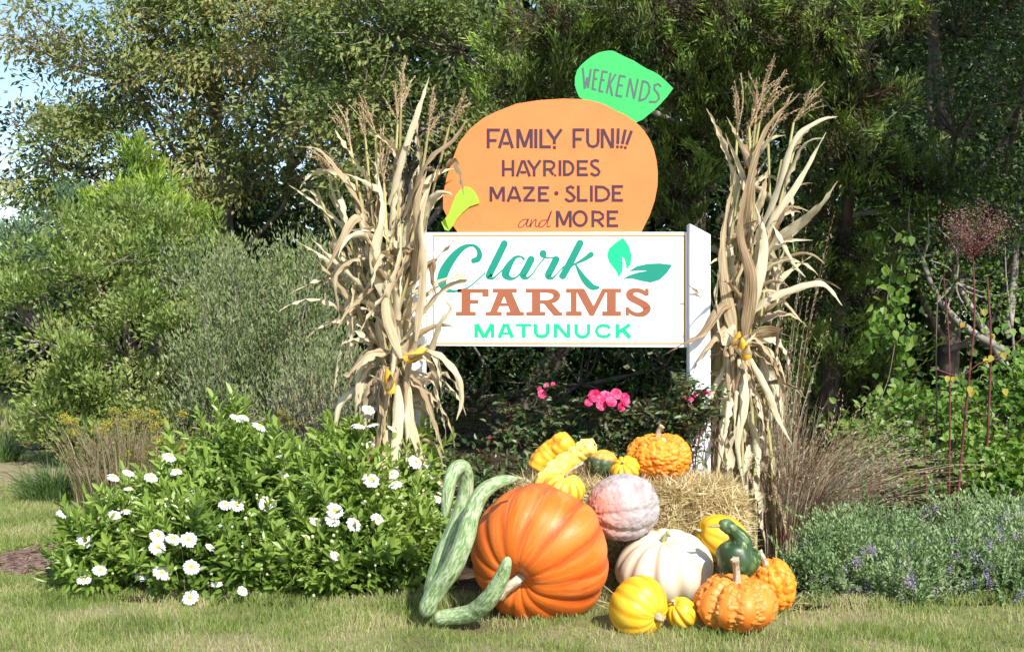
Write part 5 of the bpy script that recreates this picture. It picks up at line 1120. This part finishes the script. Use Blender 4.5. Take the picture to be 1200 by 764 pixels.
rose_bush('rose bush at the centre topped by a cluster of bright pink roses', (.6, 7.3, 0),
    [[(720, 530, 7.2), (715, 500, 7.1), (705, 475, 7.1)], [(730, 530, 7.2), (735, 500, 7.1), (733, 480, 7.1)], [(710, 520, 7.2), (695, 490, 7.15), (690, 465, 7.15)], [(740, 525, 7.2), (755, 505, 7.15), (762, 475, 7.1)], [(725, 540, 7.2), (722, 510, 7.1), (725, 490, 7.1)]],
    [(697, 464, 7.05, .034), (709, 466, 7.04, .036), (722, 462, 7.04, .03), (704, 475, 7.02, .03), (716, 471, 7.0, .03), (732, 468, 7.04, .034), (728, 476, 7.03, .028), (690, 472, 7.05, .022)],
    [LB(722, 515, 7.1, 30, 22, .2), LB(765, 492, 7.15, 26, 14, .12), LB(700, 525, 7.2, 28, 16, .2)], 34)
rose_bush('rose bush in front of the white post with small red buds', (1.0, 7.1, 0),
    [[(800, 540, 6.8), (810, 490, 6.72), (812, 462, 6.7)], [(790, 540, 6.8), (795, 500, 6.75), (800, 455, 6.75)], [(815, 540, 6.75), (825, 495, 6.7), (838, 462, 6.7)], [(785, 530, 6.8), (780, 495, 6.8), (778, 478, 6.8)], [(812, 540, 6.75), (800, 480, 6.75), (808, 446, 6.75)]],
    [(810, 468, 6.66, .013), (826, 460, 6.66, .016), (814, 462, 6.66, .015), (830, 461, 6.68, .011), (803, 466, 6.68, .010)],
    [LB(806, 478, 6.8, 22, 22, .10), LB(785, 500, 6.9, 22, 18, .15)], 22)

# ================================================================== PURPLE FLOWERED MOUNDS
SC = [shoot_mesh('sprig', .17+.02*i, 34, .028, .013, M['catleaf'], 80+i, .0018, .1, .5) for i in range(5)]
def flower_spike(seed):
    r = np.random.default_rng(seed); n = 34; z = r.random(n)*.05; a = r.random(n)*6.28; out = np.stack([np.cos(a), np.sin(a), np.full(n, .3)], -1)
    return make_mesh('flower_spike', [leaves(np.stack([np.cos(a)*.006, np.sin(a)*.006, z], -1), out, rdir(n, r), .009+.005*r.random(n), .006, r.random(n))], M['purple'])
SP = [flower_spike(i) for i in range(3)]
def mound(label, base, lobes, n, spikes):
    th = thing('catmint_mound', label, 'flowering plant', tuple(base), 'sage green mounds with purple flowers'); cnt = 0
    while cnt < n:
        c, s = lobes[rng.integers(0, len(lobes))]; d = rdir(1)[0]
        if d[1] > .2: continue
        p = np.array(c)+np.array(s)*d*(.92+.16*rng.random())
        if p[2] < .02 or any((((p-np.array(c2))/np.array(s2))**2).sum() < .7 for c2, s2 in lobes): continue
        z = unit(d*[1, 1, .5]*.7+np.array([0, 0, 1])+rng.normal(size=3)*.25); oriented(SC[rng.integers(0, 5)], 'sprig', th, p-z*.15, z, rng.random()*6, .8+.5*rng.random()); cnt += 1
    cl, out, _ = clumps(lobes, 420, .2, .6, gap=0); k = cl[:, 2] > .01; cl, out = cl[k], unit(out[k]+[0, 0, .6])
    wpart('inner_leaves', [leaf_cloud(cl, out, 30, .045, .024, .011, -.2, .8, .7, .15)], M['catleaf'], th)['kind'] = 'stuff'
    for (u, v) in spikes:
        Y = ray_hit(u, v, lobes, None)
        if Y is None: continue
        p = P(u, v, Y-.03); z = unit(np.array([rng.normal()*.35, -.25+rng.normal()*.2, 1])); oriented(SP[rng.integers(0, 3)], 'flower_spike', th, p-z*.03, z, rng.random()*6, .7+.5*rng.random())
sp = lambda pts, k, su, sv: [(u+rng.normal()*su, v+rng.normal()*sv) for u, v in pts for _ in range(k)]
mound('low purple flowered mound right beside the orange warty pumpkins', (2.25, 6.4, 0), [LB(990, 670, 6.35, 62, 48, .32), LB(950, 685, 6.2, 32, 35, .2), LB(1050, 680, 6.2, 50, 42, .28), LB(1010, 632, 6.7, 60, 30, .3)], 230,
      sp([(953, 650), (1030, 646), (1062, 643), (1008, 696), (1027, 708), (1070, 675), (1075, 688), (970, 670), (1000, 650), (1040, 690)], 4, 14, 9))
mound('tall purple flowered mound behind the low one at the right edge', (2.9, 6.9, 0), [LB(1110, 645, 6.9, 65, 50, .4), LB(1130, 675, 6.35, 60, 50, .3), LB(1180, 652, 6.6, 60, 60, .4), LB(1060, 634, 7.1, 45, 35, .3), LB(1195, 690, 6.2, 50, 38, .25), LB(1165, 622, 7.1, 60, 34, .3)], 290,
      sp([(1140, 616), (1143, 638), (1180, 632), (1200, 572), (1183, 580), (1090, 668), (1110, 718), (1103, 715), (1163, 712), (1150, 690), (1060, 590), (1100, 590), (1192, 700), (1120, 650), (1080, 640), (1150, 660), (1175, 600), (1130, 700)], 4, 14, 9))

# ================================================================== ORNAMENTAL GRASSES AND WEEDS
def arch_grass(name, label, cat, base, n, h, spread, wd, mat, rad=.12, lean=(0, 0), curl=.5, heads=0, headmat=None, group=None, tilt=1.0):
    th = thing(name, label, cat, tuple(base), group); b = np.array(base, float); V, Fq, rn = [], [], []; hp = []
    for i in range(n):
        a = rng.random()*6.283; q = rng.random()**.6; r0 = rad*rng.random(); s = b+[math.cos(a)*r0, math.sin(a)*r0, 0]; H = h*(.55+.5*rng.random()); sprd = spread*q*(.5+.6*rng.random())
        dx = np.array([math.cos(a), math.sin(a)*.7, 0])*sprd+[lean[0]*q, lean[1]*q, 0]; m = 7; t = np.linspace(0, 1, m)[:, None]
        p = s+dx*t**1.5+np.array([0, 0, 1])*H*(t-curl*q*t**3)+rng.normal(size=(1, 3))*.03*t; side = unit(np.array([-math.sin(a), math.cos(a), .1])+rng.normal(size=3)*.6); w_ = wd*(1-t**2*.85)/2
        k = len(V)*2*m; V.append(np.stack([p-side*w_, p+side*w_], 1).reshape(-1, 3)); j = np.arange(m-1)[:, None]*2; Fq.append(k+j+np.array([[0, 1, 3, 2]])); rn.append(np.full(m-1, rng.random()))
        if i < heads: hp.append((p[-3], p[-1]))
    # fix offsets
    Fq = [f-f.min()+i*2*7 for i, f in enumerate(Fq)]
    wpart('blades', [(np.vstack(V), np.vstack(Fq), np.concatenate(rn))], mat, th)['kind'] = 'stuff'
    if heads:
        pts = []; 
        for a_, b_ in hp:
            m = 26; t = rng.random(m)[:, None]; pts.append((a_+(b_-a_)*t*1.3, unit(unit(b_-a_)+rng.normal(size=(m, 3))*.4)))
        pp = np.vstack([x[0] for x in pts]); D = np.vstack([x[1] for x in pts]); wpart('seed_heads', [leaves(pp, D, rdir(len(pp)), .022, .006)], headmat or mat, th)['kind'] = 'stuff'
    return th
arch_grass('ornamental_grass', 'russet fountain of dry grass between the right corn stalks and the purple flowers', 'grass clump', tuple(P(925, 660, 7.3)*[1, 1, 0]), 1050, .98, .95, .0055, M['redgrass'], .24, (.18, 0), .46, 240)
arch_grass('ornamental_grass', 'upright russet stems at the foot of the right corn stalks', 'grass clump', tuple(P(885, 660, 7.4)*[1, 1, 0]), 420, 1.15, .26, .006, M['redgrass'], .14, (.05, 0), .1, 40)
arch_grass('wild_grass', 'thin reddish grass stems rising high beside the right corn stalks', 'grass clump', tuple(P(905, 650, 7.6)*[1, 1, 0]), 34, 1.95, .26, .007, M['redgrass'], .10, (.16, 0), .05, 34)
arch_grass('wild_grass', 'thin reddish stems behind the daisies left of the left corn stalks', 'grass clump', tuple(P(400, 640, 8.0)*[1, 1, 0]), 90, 1.15, .35, .007, M['redgrass'], .3, (-.1, 0), .1, 60)
arch_grass('wild_grass', 'dark tangled stems close behind the left corn stalks', 'grass clump', tuple(P(360, 640, 7.6)*[1, 1, 0]), 240, .85, .4, .006, M['redgrass'], .25, (0, 0), .3, 60)
arch_grass('dry_grass', 'pale tan dry grass standing behind the leftmost daisy bush', 'grass clump', tuple(P(150, 590, 9.2)*[1, 1, 0]), 620, .68, .30, .009, M['tangrass'], .38, (0, 0), .25, 120)
arch_grass('dry_grass', 'dry grass in front of the big shrub behind the daisies', 'grass clump', tuple(P(225, 590, 9.0)*[1, 1, 0]), 360, .55, .30, .008, M['tangrass'], .3, (0, 0), .25, 60)
arch_grass('grass_tuft', 'long green grass tuft on the lawn left of the daisies', 'grass clump', tuple(P(62, 590, 9.5)*[1, 1, 0]), 520, .36, .38, .008, M['tuft'], .22, (0, 0), .5, 0)
arch_grass('grass_tuft', 'small green grass tuft at the left edge beside the dirt path', 'grass clump', tuple(P(3, 545, 12)*[1, 1, 0]), 240, .36, .25, .010, M['tuft'], .15, (0, 0), .4, 0)
def goldenrod(label, u, v, Y, n, h, w_):
    b = P(u, v, Y)*[1, 1, 0]; th = thing('goldenrod', label, 'wildflower', tuple(b), 'goldenrod behind the daisies'); br, fl, lf = [], [], []
    for _ in range(n):
        t = b+[rng.normal()*w_, rng.normal()*.1, h*(.8+.25*rng.random())]; br.append(limb(b+rng.normal(size=3)*[w_*.6, .08, 0], t, .004, .002, .04, 6, 4))
        for _ in range(5):
            d = unit(np.array([rng.normal(), rng.normal(), .4])); q = t+d*np.array([.05, .05, .03]); br.append(limb(t-[0, 0, .04], q, .0015, .001, .1, 4, 3)); fl.append(t+(q-t)*rng.random((22, 1))+rng.normal(size=(22, 3))*.012)
        lf.append(b+(t-b)*rng.random((26, 1)))
    fl = np.vstack(fl); lf = np.vstack(lf); wpart('stem', br, M['tangrass'], th); wpart('flower_head', [leaves(fl, rdir(len(fl)), rdir(len(fl)), .016, .010)], M['golden'], th)['kind'] = 'stuff'
    wpart('leaves', [leaves(lf, rdir(len(lf))*[1, 1, .4], np.tile([0, 0, 1.], (len(lf), 1)), .06, .012)], M['tuft'], th)['kind'] = 'stuff'
goldenrod('faded goldenrod clump behind the left daisies', 150, 575, 9.6, 26, .62, .22)
goldenrod('brighter yellow goldenrod clump nearer the middle daisies', 190, 575, 9.2, 14, .46, .12)
goldenrod('thin goldenrod sprig with orange yellow tip beside the left corn stalks', 335, 590, 8.4, 3, .72, .03)

# tall red stemmed plants at right
def angelica():
    g = 'tall bare stems at the right edge of the bed'
    for i, (pts, r_, lab) in enumerate([
        ([(1122, 590, 8.4), (1128, 520, 8.4), (1136, 440, 8.4), (1142, 370, 8.4), (1140, 300, 8.4)], .011, 'tallest red stem carrying a round head of dark russet berries'),
        ([(1152, 590, 8.6), (1158, 500, 8.6), (1161, 400, 8.6), (1157, 325, 8.6)], .012, 'dark red stem just right of the tallest one'),
        ([(1112, 590, 8.4), (1113, 500, 8.4), (1112, 400, 8.4), (1106, 325, 8.4)], .008, 'thin brown stem left of the tallest red one'),
        ([(1097, 590, 8.5), (1098, 500, 8.5), (1097, 400, 8.5), (1100, 340, 8.5), (1108, 318, 8.5)], .007, 'greyish stem bending at its top, leftmost but one'),
        ([(1086, 590, 8.4), (1084, 520, 8.4), (1082, 470, 8.4)], .006, 'short broken stem, leftmost of the group')]):
        b = P(*pts[0])*[1, 1, 0]; th = thing('bare_weed', lab, 'weed', tuple(b), g); path = spline([b]+[P(*p) for p in pts], 30)
        wpart('stem', [tube(path, r_*np.linspace(1, .45, 30)*(1+.18*(np.arange(30) % 5 == 0)), 8)], M['redstem'] if i != 3 else M['bark'], th, True)
        if i == 0:
            c = P(1140, 268, 8.4); br, fl = [], []; top = path[-1]
            for _ in range(60):
                d = rdir(1)[0]*[1, .8, .8]; q = c+d*.22*(.35+.65*rng.random()); br.append(limb(top, q, .0028, .001, .12, 5, 3)); fl.append(q+rng.normal(size=(34, 3))*.034)
            fl = np.vstack(fl); wpart('branch', br, M['redstem'], th); wpart('berries', [leaves(fl, rdir(len(fl)), rdir(len(fl)), .012, .010)], M['seedhead'], th)['kind'] = 'stuff'
angelica()
def yellow_branch(label, pts, leafpix, n=0):
    th = thing('leafy_branch', label, 'branch', tuple(P(*pts[0])), 'branches with yellowing round leaves'); wpart('twig', [tube(spline([P(*p) for p in pts], 16), .0035, 5)], M['redstem'], th, True)
    for (u, v, s, c) in leafpix:
        m = make_mesh('leaf', [leaves(np.zeros((1, 3)), [[rng.normal()*.4, -.2, -1.]], [[rng.normal()*.3, -1, .5]], s, s*.95, [rng.random()], .1, True)], M['yellowleaf'] if c else M['vineleaf'])
        o = link('leaf', m, th); o.location = Vector(P(u, v, pts[0][2]-.05+rng.normal()*.04))-th.location
        if c: o['label'] = 'yellow leaf'
yellow_branch('twig with yellow leaves crossing the red stems', [(1200, 395, 8.3), (1180, 410, 8.3), (1150, 425, 8.3)], [(1153, 362, .05, 1), (1168, 383, .05, 0), (1152, 372, .045, 0), (1161, 391, .05, 1), (1180, 380, .05, 0), (1185, 385, .055, 0), (1196, 383, .055, 0), (1129, 378, .04, 1), (1190, 372, .045, 0), (1152, 384, .04, 0)])
yellow_branch('lower twig with yellow leaves in front of the red stems', [(1090, 430, 8.2), (1125, 440, 8.2), (1150, 425, 8.2), (1185, 418, 8.2)], [(1155, 419, .055, 1), (1162, 416, .05, 1), (1174, 413, .05, 1), (1136, 452, .055, 1), (1131, 444, .05, 0), (1138, 456, .05, 1), (1110, 440, .045, 1), (1176, 455, .055, 1), (1190, 410, .05, 0), (1196, 444, .05, 0), (1118, 441, .04, 1), (1182, 408, .05, 0), (1170, 445, .045, 0)])
